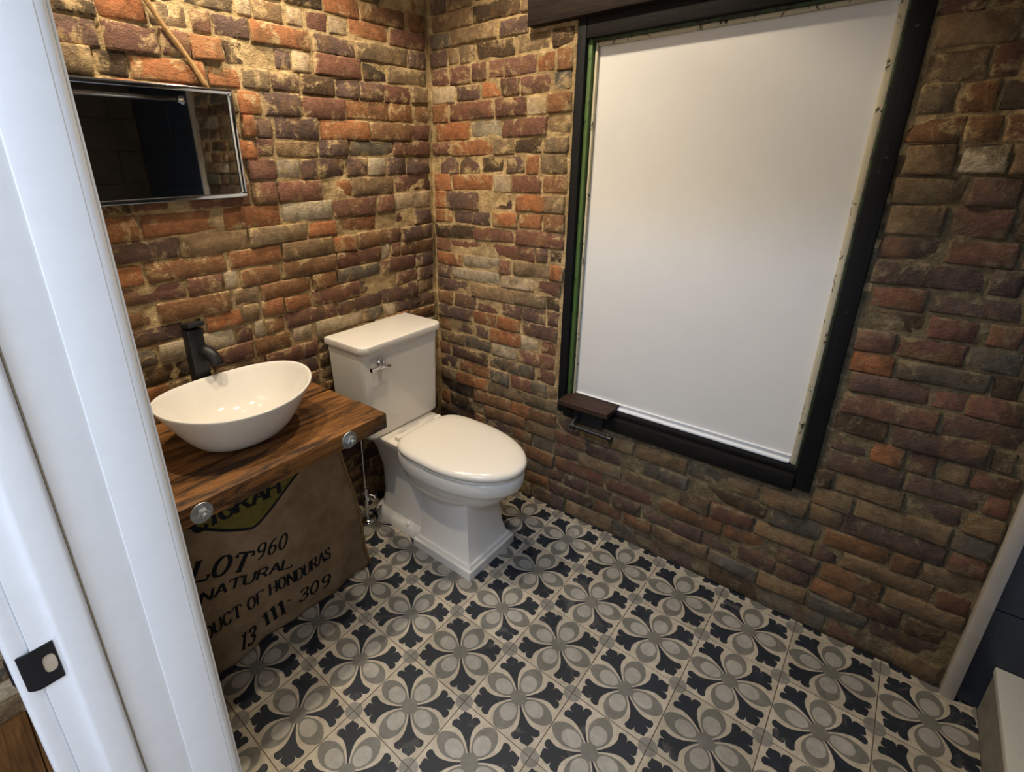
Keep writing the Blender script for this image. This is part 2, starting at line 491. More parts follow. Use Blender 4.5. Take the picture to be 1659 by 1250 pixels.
ROWS_B = [
    '-1111,-976,O -968,-823,P -815,-666,T -658,-497,G -489,-345,R -337,-177,D -169,-82,P -74,49,R 57,218,P 226,363,T 371,529,B 537,631,P',
    '-1111,-935,P -927,-764,B -756,-647,T -639,-473,P -465,-358,G -350,-200,M -192,-86,M -78,17,P 25,197,P 205,319,P 327,441,T 449,631,B',
    '-1111,-1012,T -1004,-869,P -861,-680,O -672,-551,O -543,-415,P -407,-236,R -228,-78,B -70,81,R 89,250,T 258,361,T 369,498,R 506,631,G',
    '-1111,-949,T -941,-815,G -807,-663,B -655,-561,O -553,-455,R -447,-338,D -330,-153,T -145,-34,B -26,133,R 141,316,T 324,499,R 507,631,P',
    '-1111,-1000,P 205,316,T 324,435,R 439,544,T 554,632,P',
    '-1111,-1000,P 205,244,T 248,435,D 439,619,T',
    '-1111,-1000,T 215,327,P 335,538,T 543,632,G',
    '-1111,-952,G -944,-809,G -801,-757,T 51,127,D 131,254,T 262,420,D 424,494,T 498,551,T 555,635,P',
    '-1111,-981,P -973,-835,D -827,-757,R 54,109,B 113,179,O 182,303,R 309,371,R 380,441,R 451,541,R 547,635,R',
    '-1111,-1003,G -995,-886,M -882,-762,T 54,118,G 128,238,R 242,311,R 316,399,O 403,509,P 520,635,M',
    '-1111,-999,G -991,-903,P -899,-858,R -855,-757,T 50,134,B 137,215,M 215,338,R 347,550,R 556,635,O',
    '-1111,-1015,B -1007,-885,D -881,-825,B -825,-759,T 49,131,T 134,310,R 310,448,M 453,618,O',
    '-1111,-1027,M -1019,-905,R -901,-847,B -847,-757,B 53,148,T 152,259,D 259,346,T 346,544,O 549,635,R',
    '-1111,-930,T -926,-851,M -847,-765,T 57,154,T 158,209,O 213,291,P 301,400,D 404,502,P 507,595,P',
    '-1111,-964,G -960,-882,P -879,-758,T 53,143,B 147,270,R 270,345,M 350,541,O 547,632,O',
    '-1111,-964,D -960,-866,R -860,-762,T 57,131,T 131,251,O 263,415,P 415,566,P 577,635,O',
    '-1111,-987,M -983,-876,R -867,-761,P 50,137,B 141,235,O 239,348,O 360,539,P 545,635,O',
    '-1111,-1009,O -1005,-954,P -951,-762,P 50,247,R 251,437,R 437,635,D',
    '-1111,-1023,R -1019,-875,P -869,-766,R 54,109,D 113,159,P 163,353,R 359,560,R 560,635,R',
    '-1111,-1037,R -1033,-979,R -967,-885,R -881,-769,D 43,102,O 106,252,T 264,316,R 316,491,M 498,635,O',
    '-1111,-1051,D -1047,-962,G -959,-842,R -839,-764,R 53,151,R 162,309,M 315,554,M 561,635,P',
    '-1111,-1065,T -1061,-1011,D -1011,-854,G -850,-765,O 54,111,D 111,244,T 244,454,T 454,635,P',
    '-1075,-988,R -988,-929,R -925,-774,P 56,103,P 109,208,P 213,306,P 310,421,R 428,543,P 550,635,B',
    '-1089,-956,P -953,-768,R 58,206,P 218,326,O 332,448,O 448,635,P',
    '-1091,-1052,D -1049,-881,P -873,-762,D 61,125,R 131,210,M 210,357,O 363,561,P 565,631,B',
    '-1111,-1036,R -1032,-982,M -975,-921,P -916,-850,O -846,-773,P 63,128,R 128,232,R 232,348,M 352,491,G 491,621,T',
    '-1111,-1068,R -1064,-930,P -926,-771,P 60,143,R 148,363,G 369,564,P 568,631,R',
    '-1115,-1049,M -1045,-945,P -941,-803,M -795,-757,D 43,85,T 89,158,G 158,258,R 262,356,G 360,523,B 531,631,P',
    '-1115,-1042,G -1038,-853,M -849,-758,T 43,187,T 191,367,T 371,537,O 541,631,T',
    '-1115,-1049,R -1045,-842,P -838,-763,T -759,-641,T -637,-546,T -546,-435,G -435,-264,T -260,-180,M -172,-56,T -52,41,P 46,158,B 158,250,O 250,444,B 445,630,D',
    '-1111,-1011,M -1007,-952,B -948,-805,B -801,-674,G -666,-447,D -443,-356,G -356,-229,G -219,-89,P -89,42,R 45,171,T 179,384,B 388,434,T 438,578,D 582,631,O',
    '-1115,-1052,R -1045,-856,T -852,-798,P -794,-643,T -639,-521,R -517,-419,D -405,-235,M -224,-60,T -60,46,P 50,143,G 147,241,B 247,386,P 390,524,B 528,631,P',
    '-1115,-960,T -956,-820,B -812,-711,P -707,-568,B -563,-370,B -359,-172,R -163,37,R 43,198,B 202,304,B 312,486,P 494,631,G',
    '-1094,-1014,D -1008,-910,P -906,-808,B -804,-720,P -716,-613,P -604,-510,P -510,-414,P -414,-311,P -305,-202,P -194,-102,P -97,-3,P 3,72,P 76,179,G 187,339,P 347,481,T 489,631,T',
    '-1095,-953,P -949,-811,G -807,-679,T -679,-537,G -533,-355,T -351,-247,B -243,-133,B -129,60,P 64,167,B 171,352,R 360,506,P 514,631,B',
    '-1111,-1007,T -999,-870,R -862,-696,G -688,-545,D -541,-358,P -354,-216,G -212,-16,T -12,134,P 142,302,T 310,443,G 451,631,D',
]
TONES = {'O': (152, 100, 66), 'R': (116, 81, 66), 'P': (98, 77, 68), 'B': (128, 92, 64), 'T': (126, 105, 79),
         'D': (80, 65, 50), 'G': (104, 96, 83), 'M': (174, 156, 128), 'X': (12, 10, 9)}  # X: hole of a missing brick, its shade put into the colour


def brick_bm(bm, layer, place, u0, u1, z0, z1, tone, rg):
    """one worn brick: irregular front grid, rounded arrises and sides; place(u,d,z) -> world."""
    L = u1 - u0
    nx = max(3, min(7, int(L / 0.032) + 1))
    nz = 4
    eu, ez = 0.006 / max(L, 0.02), 0.006 / max(z1 - z0, 0.02)
    pa = [0.0, eu] + [eu + (1 - 2 * eu) * i / (nx - 2) for i in range(1, nx - 2)] + [1 - eu, 1.0]
    pz = [0.0, ez, 0.5, 1 - ez, 1.0]
    d0 = rg.gauss(0.0095, 0.003)
    if tone == 'M': d0 = rg.uniform(0.006, 0.010)
    if tone == 'D': d0 -= 0.002
    if tone == 'X': d0 = -0.004
    d0 = max(-0.004, min(0.019, d0))
    tilt, tilz = rg.uniform(-0.004, 0.004), rg.uniform(-0.003, 0.003)
    seed = rg.uniform(0, 500)
    c = srgb(*TONES[tone])
    k = rg.uniform(0.82, 1.2)
    w = rg.uniform(-0.06, 0.06)
    c = (min(1, c[0] * k * (1 + w)), c[1] * k, c[2] * k * (1 - w), 1)
    g = 0.0022
    grid, edge_w = [], {}
    for i in range(nx + 1):
        rowv = []
        for j in range(nz + 1):
            a, b = pa[i], pz[j]
            u = u0 + g * 0.5 + a * (L - g)
            z = z0 + g + b * (z1 - z0 - 2 * g)
            q = Vector((u * 14 + seed, z * 22, seed))
            nn = noise.noise(q)
            n2 = noise.noise(q * 2.3)
            d = d0 + (a - 0.5) * 2 * tilt + (b - 0.5) * 2 * tilz + nn * 0.0028 + n2 * 0.0022
            ei, ej = i in (0, nx), j in (0, nz)
            if ei or ej:
                d -= 0.0030 + abs(n2) * 0.0035
                if ei and ej: d -= 0.002
                u += n2 * 0.005 * (1 if ei else 0.3)
                z += nn * 0.0025
            vv = bm.verts.new(place(u, d, z))
            edge_w[vv] = 1.0 if (ei or ej) else (0.45 if (i in (1, nx - 1) or j in (1, nz - 1)) else 0.0)
            rowv.append(vv)
        grid.append(rowv)
    fs = []
    for i in range(nx):
        for j in range(nz):
            fs.append(bm.faces.new((grid[i][j], grid[i + 1][j], grid[i + 1][j + 1], grid[i][j + 1])))
    ring = [grid[i][0] for i in range(nx + 1)] + [grid[nx][j] for j in range(1, nz + 1)] + \
           [grid[i][nz] for i in range(nx - 1, -1, -1)] + [grid[0][j] for j in range(nz - 1, 0, -1)]
    back = []
    for v in ring:
        back.append(bm.verts.new(v.co + place(0, -0.03, 0) - place(0, 0, 0)))
    n = len(ring)
    for i in range(n):
        fs.append(bm.faces.new((ring[i], ring[(i + 1) % n], back[(i + 1) % n], back[i])))
    for f in fs:
        f.smooth = True
        for lp in f.loops: lp[layer] = (c[0], c[1], c[2], edge_w.get(lp.vert, 1.0))


def bricks(rows, wall, place, rg, stuff_rows, dark_at=lambda u, z: False):
    sbm = bmesh.new()
    sl = sbm.loops.layers.float_color.new('bc')
    for k, r in enumerate(rows):
        for tkn in r.split():
            a, b, t = tkn.split(',')
            a, b = int(a) / 1000, int(b) / 1000
            if t == 'M' and dark_at((a + b) / 2, ZB[k]): t = 'T'
            z1, z0 = ZB[k] + rg.uniform(-0.003, 0.003), ZB[k + 1] + rg.uniform(-0.003, 0.003)
            if k in stuff_rows:
                brick_bm(sbm, sl, place, a, b, z0, z1, t, rg)
            else:
                bm = bmesh.new()
                ly = bm.loops.layers.float_color.new('bc')
                brick_bm(bm, ly, place, a, b, z0, z1, t, rg)
                finish('brick', bm, M['dark_brick' if dark_at((a + b) / 2, z0) else 'brick'], wall)
    o = finish('brick_courses', sbm, M['brick'], wall)
    o['kind'] = 'stuff'


def mortar(name, place, u0, u1, z0, z1, holes=(), parent=None, step=0.02, back=0.06, dark_at=lambda u, z: False):
    nu, nz = int((u1 - u0) / step), int((z1 - z0) / step)
    bm = bmesh.new()
    g = {}
    us = [u0 + (u1 - u0) * i / nu for i in range(nu + 1)]
    zs = [z0 + (z1 - z0) * j / nz for j in range(nz + 1)]
    for i, u in enumerate(us):
        for j, z in enumerate(zs):
            q = Vector((u * 24, z * 30, 3.3))
            d = 0.0030 + noise.noise(q) * 0.0040 + noise.noise(q * 0.31) * 0.002
            g[i, j] = bm.verts.new(place(u, d, z))
    for i in range(nu):
        for j in range(nz):
            cu, cz = (us[i] + us[i + 1]) / 2, (zs[j] + zs[j + 1]) / 2
            if any(h[0] < cu < h[1] and h[2] < cz < h[3] for h in holes): continue
            f = bm.faces.new((g[i, j], g[i + 1, j], g[i + 1, j + 1], g[i, j + 1]))
            f.smooth = True
            if dark_at(cu + noise.noise(Vector((cu * 30, cz * 30, 1))) * 0.05, cz): f.material_index = 1
    bmesh.ops.delete(bm, geom=[v for v in bm.verts if not v.link_faces], context='VERTS')
    # thickness: push a back shell behind the rough face
    r = bmesh.ops.extrude_face_region(bm, geom=bm.faces[:])
    vs = [e for e in r['geom'] if isinstance(e, bmesh.types.BMVert)]
    bmesh.ops.translate(bm, verts=vs, vec=place(0, -back, 0) - place(0, 0, 0))
    return finish(name, bm, [M['mortar'], M['grey_mortar']], parent)


PA = lambda u, d, z: Vector((u, 0.652 - d, z))
PB = lambda u, d, z: Vector((0.033 - d, u, z))
WIN = (-0.750, 0.036, 0.440, 1.664)   # y0, y1, z0, z1 of the window frame outside

# ------------------------------------------------------------------ brick walls
wall_back = mortar('wall_back', PA, -1.327, 0.06, 0.0, 2.45)
tag(wall_back, 'old exposed brick wall behind the toilet, basin and mirror', kind='structure')
bricks(ROWS_A, wall_back, PA, random.Random(3), set([0, 1, 2]) | set(range(29, 36)))
# beyond the window and under it the bricks are darker and the mortar is greyer
DARK_ZONE = lambda u, z: (u < -0.74 and z < 1.3) or (z < 0.46 and u < 0.30)
wall_right = mortar('wall_right', PB, -1.15, 0.66, 0.0, 2.45, holes=[(WIN[0], WIN[1], WIN[2], WIN[3] + 0.02)], dark_at=DARK_ZONE)
tag(wall_right, 'old exposed brick wall around the boarded window', kind='structure')
bricks(ROWS_B, wall_right, PB, random.Random(8), set([0, 1, 2, 3]), DARK_ZONE)

# the same brick wall goes on into the hall
wall_hall = mortar('wall_hall', PA, -3.2, -1.507, 0.0, 3.5, step=0.05)
tag(wall_hall, 'brick wall of the hall seen past the door frame', kind='structure')
hb = bmesh.new()
hl = hb.loops.layers.float_color.new('bc')
_rg = random.Random(21)
for k in range(len(ZB) - 1):
    x = -3.2 + _rg.uniform(0, 0.1)
    while x < -1.56:
        L = _rg.choice((0.1, 0.19, 0.2, 0.19))
        brick_bm(hb, hl, PA, x, min(x + L, -1.51), ZB[k + 1], ZB[k], _rg.choice('RPTGTBM'), _rg)
        x += L + 0.008
ho = finish('brick_courses', hb, M['brick'], wall_hall)
ho['kind'] = 'stuff'

# ------------------------------------------------------------------ floor with patterned cement tiles
floor = boxo('floor', -1.40, 0.10, -1.34, 0.70, -0.06, -0.0012, M['grout'])
tag(floor, 'bathroom floor of patterned cement tiles', kind='structure')
S = 0.2


def tile_bmesh():
    """patterned tile centred on 0,0; shapes are inlaid one above the other by a hair."""
    bm = bmesh.new()
    h = S / 2 - 0.0011
    box(bm, -h, h, -h, h, -0.009, 0.0)
    for f in bm.faces: f.material_index = 0

    def poly(pts, mi, z):
        f = bm.faces.new([bm.verts.new((p[0], p[1], z)) for p in pts])
        f.normal_update()
        if f.normal.z < 0: f.normal_flip()
        f.material_index = mi

    fl = [(.13, .014), (.22, .022), (.30, .036), (.38, .056), (.45, .084), (.51, .120), (.555, .165), (.585, .215), (.600, .245),
          (.640, .252), (.680, .232), (.705, .195), (.710, .155), (.690, .118), (.660, .088), (.685, .106), (.722, .122), (.757, .108), (.783, .072), (.800, .040), (.838, 0.0)]
    hd = S * 0.7071
    pet = [(.06, .0), (.075, .03), (.11, .068), (.16, .100), (.22, .126), (.28, .138), (.335, .135), (.385, .120), (.43, .094), (.465, .060), (.485, .025), (.490, .0)]
    for q in range(4):
        a = math.pi / 4 + q * math.pi / 2
        ca, sa = math.cos(a), math.sin(a)
        full = fl + [(d, -l) for d, l in fl[-2::-1]]
        poly([((d * ca - l * sa) * hd, (d * sa + l * ca) * hd) for d, l in full], 1, 0.00022)
        a = q * math.pi / 2
        ca, sa = math.cos(a), math.sin(a)
        full = pet + [(d, -l) for d, l in pet[-2:0:-1]]
        poly([((d * ca - l * sa) * S, (d * sa + l * ca) * S) for d, l in full], 2, 0.00012)
        el = []
        for k in range(20):
            t = 2 * math.pi * k / 20
            wv = 0.100 * (1 + 0.10 * math.cos(t))
            el.append((.232 + .124 * math.cos(t), wv * math.sin(t)))
        poly([((d * ca - l * sa) * S, (d * sa + l * ca) * S) for d, l in el], 3, 0.00030)
        # quarter dot in each corner
        cx, cy = (h if q in (0, 3) else -h), (h if q < 2 else -h)
        st = {0: math.pi, 1: 1.5 * math.pi, 2: 0, 3: 0.5 * math.pi}[q]
        poly([(cx, cy)] + [(cx + .104 * S * math.cos(st + t * math.pi / 16), cy + .104 * S * math.sin(st + t * math.pi / 16)) for t in range(9)], 4, 0.00022)
    poly([(.104 * S * math.cos(2 * math.pi * k / 20), .104 * S * math.sin(2 * math.pi * k / 20)) for k in range(20)], 2, 0.00040)
    return bm


TILE_MATS = [M['cream'], M['navy'], M['grey'], M['pale'], M['dot']]


def tile_mesh(cuts=()):
    bm = tile_bmesh()
    for co, no in cuts:
        bmesh.ops.bisect_plane(bm, geom=bm.verts[:] + bm.edges[:] + bm.faces[:], plane_co=co, plane_no=no, clear_outer=True)
    me = bpy.data.meshes.new('tile')
    bm.to_mesh(me)
    bm.free()
    for m in TILE_MATS: me.materials.append(m)
    return me


tile_cache = {}
for r in range(-1, 7):
    for c in range(-4, 6):
        cx, cy = -S * r - S / 2, -S * c - S / 2
        x1 = min(cx + S / 2, 0.045) - cx
        y1 = min(cy + S / 2, 0.656) - cy
        x0 = max(cx - S / 2, -1.375) - cx
        y0 = max(cy - S / 2, -1.188) - cy
        key = (round(x0, 3), round(x1, 3), round(y0, 3), round(y1, 3))
        if key not in tile_cache:
            cuts = []
            if x1 < S / 2 - 1e-4: cuts.append(((x1, 0, 0), (1, 0, 0)))
            if y1 < S / 2 - 1e-4: cuts.append(((0, y1, 0), (0, 1, 0)))
            if x0 > -S / 2 + 1e-4: cuts.append(((x0, 0, 0), (-1, 0, 0)))
            if y0 > -S / 2 + 1e-4: cuts.append(((0, y0, 0), (0, -1, 0)))
            tile_cache[key] = tile_mesh(cuts)
        o = bpy.data.objects.new('tile', tile_cache[key])
        link(o, floor)
        o.location = (cx, cy, rnd.uniform(-0.0004, 0.0004))
        o.rotation_euler = (rnd.uniform(-0.002, 0.002), rnd.uniform(-0.002, 0.002), 0)

hall_floor = boxo('floor_hall', -3.3, -1.42, -3.0, 0.66, -0.06, -0.010, M['hall_floor'])
tag(hall_floor, 'dark worn wooden floor of the hall', kind='structure')
px = -3.2
while px < -1.43:
    w = 0.118
    x1 = min(px + w, -1.40)
    boxo('plank', px, x1 - 0.003, -3.0, 0.655, -0.02, 0.0, M['hall_floor'], hall_floor, 0.001, 1)
    px += w

# ------------------------------------------------------------------ rest of the shell: ceiling, door wall, shower, hall
tag(boxo('ceiling', -1.336, 0.12, -2.02, 0.72, 2.16, 2.26, M['drywall']), 'white plaster ceiling', kind='structure')
tag(boxo('ceiling_hall', -3.3, -1.5, -3.1, 0.72, 3.50, 3.60, M['drywall']), 'white ceiling over the hall, raised for the added lights', kind='structure')  # hall ceiling raised to make room for the added overhead lights
DX0, DX1 = -1.500, -1.336
bm = bmesh.new()
box(bm, DX0, DX1, -0.165, 0.648, 0.0, 2.45)
box(bm, DX0, DX1, -2.12, -1.010, 0.0, 2.45)
box(bm, DX0, DX1, -1.010, -0.165, 2.05, 2.45)
box(bm, DX0, DX1, -3.0, 0.648, 2.45, 3.5)
wall_left = finish('wall_left', bm, M['drywall'])
tag(wall_left, 'white partition wall that holds the door frame', kind='structure')
bm = bmesh.new()
box(bm, -3.30, -3.20, -3.0, -1.85, 0, 2.45)
box(bm, -3.30, -3.20, -0.85, 0.66, 0, 2.45)
box(bm, -3.30, -3.20, -1.85, -0.85, 0, 0.78)
box(bm, -3.30, -3.20, -1.85, -0.85, 2.32, 2.45)
box(bm, -3.30, -3.20, -3.0, 0.66, 2.45, 3.5)
box(bm, -3.30, -2.72, -3.1, -3.0, 0, 2.45)
box(bm, -1.78, DX0, -3.1, -3.0, 0, 2.45)
box(bm, -2.72, -1.78, -3.1, -3.0, 0, 0.78)
box(bm, -2.72, -1.78, -3.1, -3.0, 2.32, 2.45)
box(bm, -3.30, DX0, -3.1, -3.0, 2.45, 3.5)
box(bm, DX0, DX1, -3.0, -2.12, 0, 2.45)
tag(finish('wall_hall_side', bm, M['drywall']), 'white plaster walls of the hall', kind='structure')
win2 = empty('window_2', (-3.22, -1.35, 0.78), 'unseen tall hall window that lets the daylight in', kind='structure')
for a in ((-1.85, -1.80, 0.78, 2.32), (-0.90, -0.85, 0.78, 2.32), (-1.80, -0.90, 0.78, 0.84), (-1.80, -0.90, 2.26, 2.32)):
    boxo('window_frame', -3.28, -3.22, a[0], a[1], a[2], a[3], M['white_paint'], win2, 0.004)

added_win3 = empty('added_window_3', (-2.25, -3.02, 0.78), 'unseen window added at the end of the hall for more light', kind='structure')  # end window added along with its fill light
for a in ((-2.72, -2.67, 0.78, 2.32), (-1.83, -1.78, 0.78, 2.32), (-2.67, -1.83, 0.78, 0.84), (-2.67, -1.83, 2.26, 2.32)):
    boxo('window_frame', a[0], a[1], -3.08, -3.02, a[2], a[3], M['white_paint'], added_win3, 0.004)  # frame of the added, unseen end window

# shower: charcoal back wall, navy side wall, curb, edge trim, rod
wall_front = boxo('wall_front', DX1, 0.12, -2.02, -1.912, 0, 2.45, M['grout'])
tag(wall_front, 'charcoal tiled back wall of the shower', kind='structure')
z = 0.004
while z < 2.44:
    x = DX1 + 0.002 - (0.3 if int(z / 0.2) % 2 else 0)
    while x < 0.03:
        a, b = max(x, DX1 + 0.002), min(x + 0.597, 0.016)
        if b - a > 0.02:
            boxo('tile', a, b, -1.916, -1.900, z, min(z + 0.197, 2.448), M['char_tile'], wall_front, 0.0015, 1)
        x += 0.6
    z += 0.2
wall_shower = boxo('wall_shower', 0.034, 0.12, -1.912, -1.152, 0, 2.45, M['grout'])
tag(wall_shower, 'navy tiled side wall of the shower', kind='structure')
z = 0.002
while z < 2.44:
    y = -1.146 - (0.30 if int(z / 0.298 + 0.5) % 2 else 0.0)
    ys = [-1.146] if y == -1.146 else [-1.146, y]
    while ys[-1] - 0.6 > -1.9: ys.append(ys[-1] - 0.6)
    ys.append(-1.898)
    for a, b in zip(ys[:-1], ys[1:]):
        if a - b > 0.02:
            boxo('tile', 0.018, 0.036, b + 0.0015, a - 0.0015, z, min(z + 0.2955, 2.448), M['navy_tile'], wall_shower, 0.0012, 1)
    z += 0.298
trim1 = boxo('trim_1', 0.004, 0.045, -1.146, -1.118, 0.0, 2.45, M['trim_grey'], None, 0.004)
tag(trim1, 'grey vertical edge strip between brick and navy shower tile', kind='structure')
curb = empty('shower_curb', (-0.65, -1.245, 0), 'white topped low shower curb at the lower right corner', 'curb')
boxo('core', DX1 + 0.002, 0.017, -1.295, -1.194, 0.0, 0.125, M['grout'], curb)
x = 0.016
while x > DX1 + 0.03:
    a = max(x - 0.195, DX1 + 0.003)
    boxo('curb_tile', a, x - 0.002, -1.1945, -1.1885, 0.002, 0.122, M['dot'], curb, 0.001, 1)
    x -= 0.197
boxo('curb_top', DX1 + 0.002, 0.017, -1.305, -1.186, 0.125, 0.146, M['curb_white'], curb, 0.003)
rod = empty('shower_rod', (-0.65, -1.22, 1.665), 'chrome shower rod that shows in the mirror', 'rod')
bm = bmesh.new(); tube(bm, [(DX1 + 0.004, -1.22, 1.665), (-0.6, -1.22, 1.665), (0.014, -1.22, 1.665)], 0.0125, 16)
finish('rod_tube', bm, M['chrome'], rod, True, angle=40)
for x0, s in ((DX1 + 0.0005, 1), (0.0175, -1)):
    bm = bmesh.new(); lathe(bm, (x0, -1.22, 1.665), [(0.030, 0), (0.030, 0.006 * s), (0.018, 0.022 * s), (0.014, 0.03 * s)], 20, 'X')
    finish('flange', bm, M['chrome'], rod, True, angle=40)

# ------------------------------------------------------------------ door frame beside the camera
door = empty('door_1', (-1.42, -0.16, 0), 'white painted door frame with black strike plate at left', kind='structure')
YF = -0.190


def frame_board(name, x0, x1, yf, depth, mat, r=0.004, z1=2.03):
    return boxo(name, x0, x1, yf, yf + depth, 0.0, z1, mat, door, r, 3)


frame_board('jamb', -1.495, -1.3860, YF, 0.024, M['white_paint'], 0.0008)
frame_board('jamb_extension', -1.3880, -1.3385, YF - 0.0012, 0.03, M['white_paint'], 0.0011)
frame_board('rounded_edge', -1.3620, -1.3265, YF - 0.0002, 0.03, M['white_paint'], 0.011)
frame_board('door_stop', -1.473, -1.438, YF - 0.012, 0.013, M['white_paint'], 0.006)
frame_board('caulk_line', -1.4385, -1.4355, YF - 0.002, 0.004, M['caulk'], 0.001)
frame_board('casing', -1.515, -1.4945, YF + 0.004, 0.085, M['white_paint'], 0.006)
frame_board('casing', -1.3355, -1.322, YF + 0.012, 0.07, M['white_paint'], 0.004)
# far side jamb and head, out of the picture
boxo('jamb', -1.495, -1.327, -1.010, -0.985, 0, 2.03, M['white_paint'], door, 0.003)
boxo('head_jamb', -1.495, -1.327, -1.010, -0.165, 2.03, 2.05, M['white_paint'], door, 0.003)
# strike plate with a latch hole and a rounded lip
bm = bmesh.new()
zc, zh = 0.797, 0.0265
xs0, xs1 = -1.4755, -1.4965
hx, hr = -1.4835, 0.0065
outer, inner = [], []
N = 32
for k in range(N):
    a = 2 * math.pi * k / N
    ca, sa = math.cos(a), math.sin(a)
    s = max(abs(ca), abs(sa))
    outer.append(((xs0 + xs1) / 2 - ca / s * (xs0 - xs1) / 2, zc + sa / s * zh))
    se = 0.72
    inner.append((hx - math.copysign(abs(ca) ** se, ca) * 0.0062, zc + math.copysign(abs(sa) ** se, sa) * 0.0125))
yo, yi = YF - 0.0016, YF + 0.0002
vo = [bm.verts.new((x, yo, z)) for x, z in outer]
vi = [bm.verts.new((x, yo, z)) for x, z in inner]
vb = [bm.verts.new((x, yi, z)) for x, z in inner]
vob = [bm.verts.new((x, yi, z)) for x, z in outer]
for k in range(N):
    j = (k + 1) % N
    bm.faces.new((vo[k], vo[j], vi[j], vi[k]))
    bm.faces.new((vi[k], vi[j], vb[j], vb[k]))
    bm.faces.new((vo[k], vob[k], vob[j], vo[j]))
strike = finish('strike_plate', bm, M['matte_black'], door)
tag(strike, 'black strike plate')
lip = []
for k in range(9):
    t = k / 8
    x = xs1 - 0.021 * t
    y = YF - 0.0016 + 0.020 * t ** 2.2
    zz = zh * (1 - 0.12 * t - 0.22 * t ** 4)
    lip.append([(x, y, zc - zz), (x, y, zc + zz), (x + 0.0012, y + 0.0016, zc + zz), (x + 0.0012, y + 0.0016, zc - zz)])
bm = bmesh.new(); loft(bm, lip)
finish('lip', bm, M['matte_black'], strike, True, angle=50)
boxo('latch_hole', hx - 0.0065, hx + 0.0065, YF - 0.0004, YF + 0.0004, zc - 0.0128, zc + 0.0128, M['caulk'], strike)
# ------------------------------------------------------------------ boarded window in the right wall
win = empty('window_1', (0.05, -0.352, 0.44), 'boarded window with white panel in a black weathered frame', kind='structure')
PY0, PY1, PZ0, PZ1 = -0.691, -0.014, 0.500, 1.614
XF = 0.018   # front of the frame boards
boxo('frame_stile', XF, 0.085, 0.010, 0.0385, 0.437, 1.686, M['frame_wood'], win, 0.003)
boxo('frame_stile', XF, 0.085, -0.7525, -0.7125, 0.437, 1.686, M['frame_wood'], win, 0.003)
boxo('frame_rail', XF + 0.001, 0.085, -0.7125, 0.010, 1.632, 1.686, M['frame_wood_y'], win, 0.003)
boxo('frame_rail', XF - 0.008, 0.085, -0.7125, 0.010, 0.428, 0.476, M['frame_wood_y'], win, 0.005)
boxo('frame_sill', XF + 0.012, 0.085, -0.7125, 0.010, 0.476, 0.492, M['frame_wood_y'], win, 0.003)
# green painted stop strips, then the peeling white bead, then the board
boxo('green_stop', 0.034, 0.085, -0.004, 0.010, 0.492, 1.632, M['green'], win, 0.002)
boxo('green_stop', 0.034, 0.085, -0.7125, -0.7065, 0.492, 1.632, M['shaded_green'], win, 0.002)
boxo('green_stop', 0.034, 0.085, -0.7065, -0.004, 1.624, 1.632, M['shaded_green'], win, 0.002)
boxo('peeling_bead', 0.047, 0.085, -0.0145, -0.0065, 0.492, 1.624, M['peel'], win, 0.003)
boxo('peeling_bead', 0.047, 0.085, -0.7065, -0.691, 0.492, 1.624, M['peel'], win, 0.004)
boxo('peeling_bead', 0.047, 0.085, -0.691, -0.0145, 1.613, 1.624, M['peel'], win, 0.003)
boxo('panel', 0.060, 0.085, PY0, PY1, 0.4925, PZ1, M['panel'], win)
boxo('panel_bead', 0.0535, 0.0605, PY0 + 0.001, PY1 - 0.001, 0.5115, 0.5155, M['white_paint'], win, 0.0015)
boxo('panel_bead', 0.044, 0.0605, PY0 + 0.001, PY1 - 0.001, 0.4925, 0.5025, M['white_paint'], win, 0.004)
# tool marks, nail heads on the black frame
for (y, z) in ((0.024, 1.52), (0.022, 1.30), (0.027, 1.02), (-0.73, 1.55), (-0.735, 1.30), (-0.728, 1.27), (-0.733, 0.95)):
    bm = bmesh.new(); lathe(bm, (XF + 0.001, y, z), [(0.0042, 0), (0.0036, -0.002)], 10, 'X')
    finish('nail_head', bm, M['matte_black'], win)
lint = boxo('trim_2', -0.004, 0.09, -0.98, 0.200, 1.686, 1.852, M['lintel'], None, 0.006)
tag(lint, 'dark timber lintel over the boarded window', kind='structure')

# ------------------------------------------------------------------ wooden vanity counter with bolts
van = empty('vanity_counter', (-0.99, 0.42, 0.60), 'thick rustic plank counter under the white basin', 'counter')
CZ0, CZ1 = 0.603, 0.650
XL, XR = -1.321, -0.664
for i, (y0, y1, dz, dx) in enumerate(((0.192, 0.3175, 0.0, 0.0), (0.3225, 0.4550, -0.0015, -0.004), (0.460, 0.565, 0.0005, -0.006), (0.569, 0.634, -0.001, -0.006))):
    bm = bmesh.new()
    box(bm, XL, XR + dx, y0, y1, CZ0, CZ1 + dz)
    bmesh.ops.subdivide_edges(bm, edges=[e for e in bm.edges if abs(e.verts[0].co.x - e.verts[1].co.x) > 0.1], cuts=14, use_grid_fill=True)
    for v in bm.verts:
        v.co.y += noise.noise(Vector((v.co.x * 9, i * 7.0, v.co.z * 40))) * 0.0012
        v.co.z += noise.noise(Vector((v.co.x * 7, i * 3.0 + v.co.y * 20, 9))) * 0.0008
    es = [e for e in bm.edges if len(e.link_faces) == 2 and e.calc_face_angle(0) > 1.0]
    bmesh.ops.bevel(bm, geom=es, offset=0.003, segments=2, profile=0.5, affect='EDGES')
    finish('plank', bm, M['counter'], van, True, angle=40)
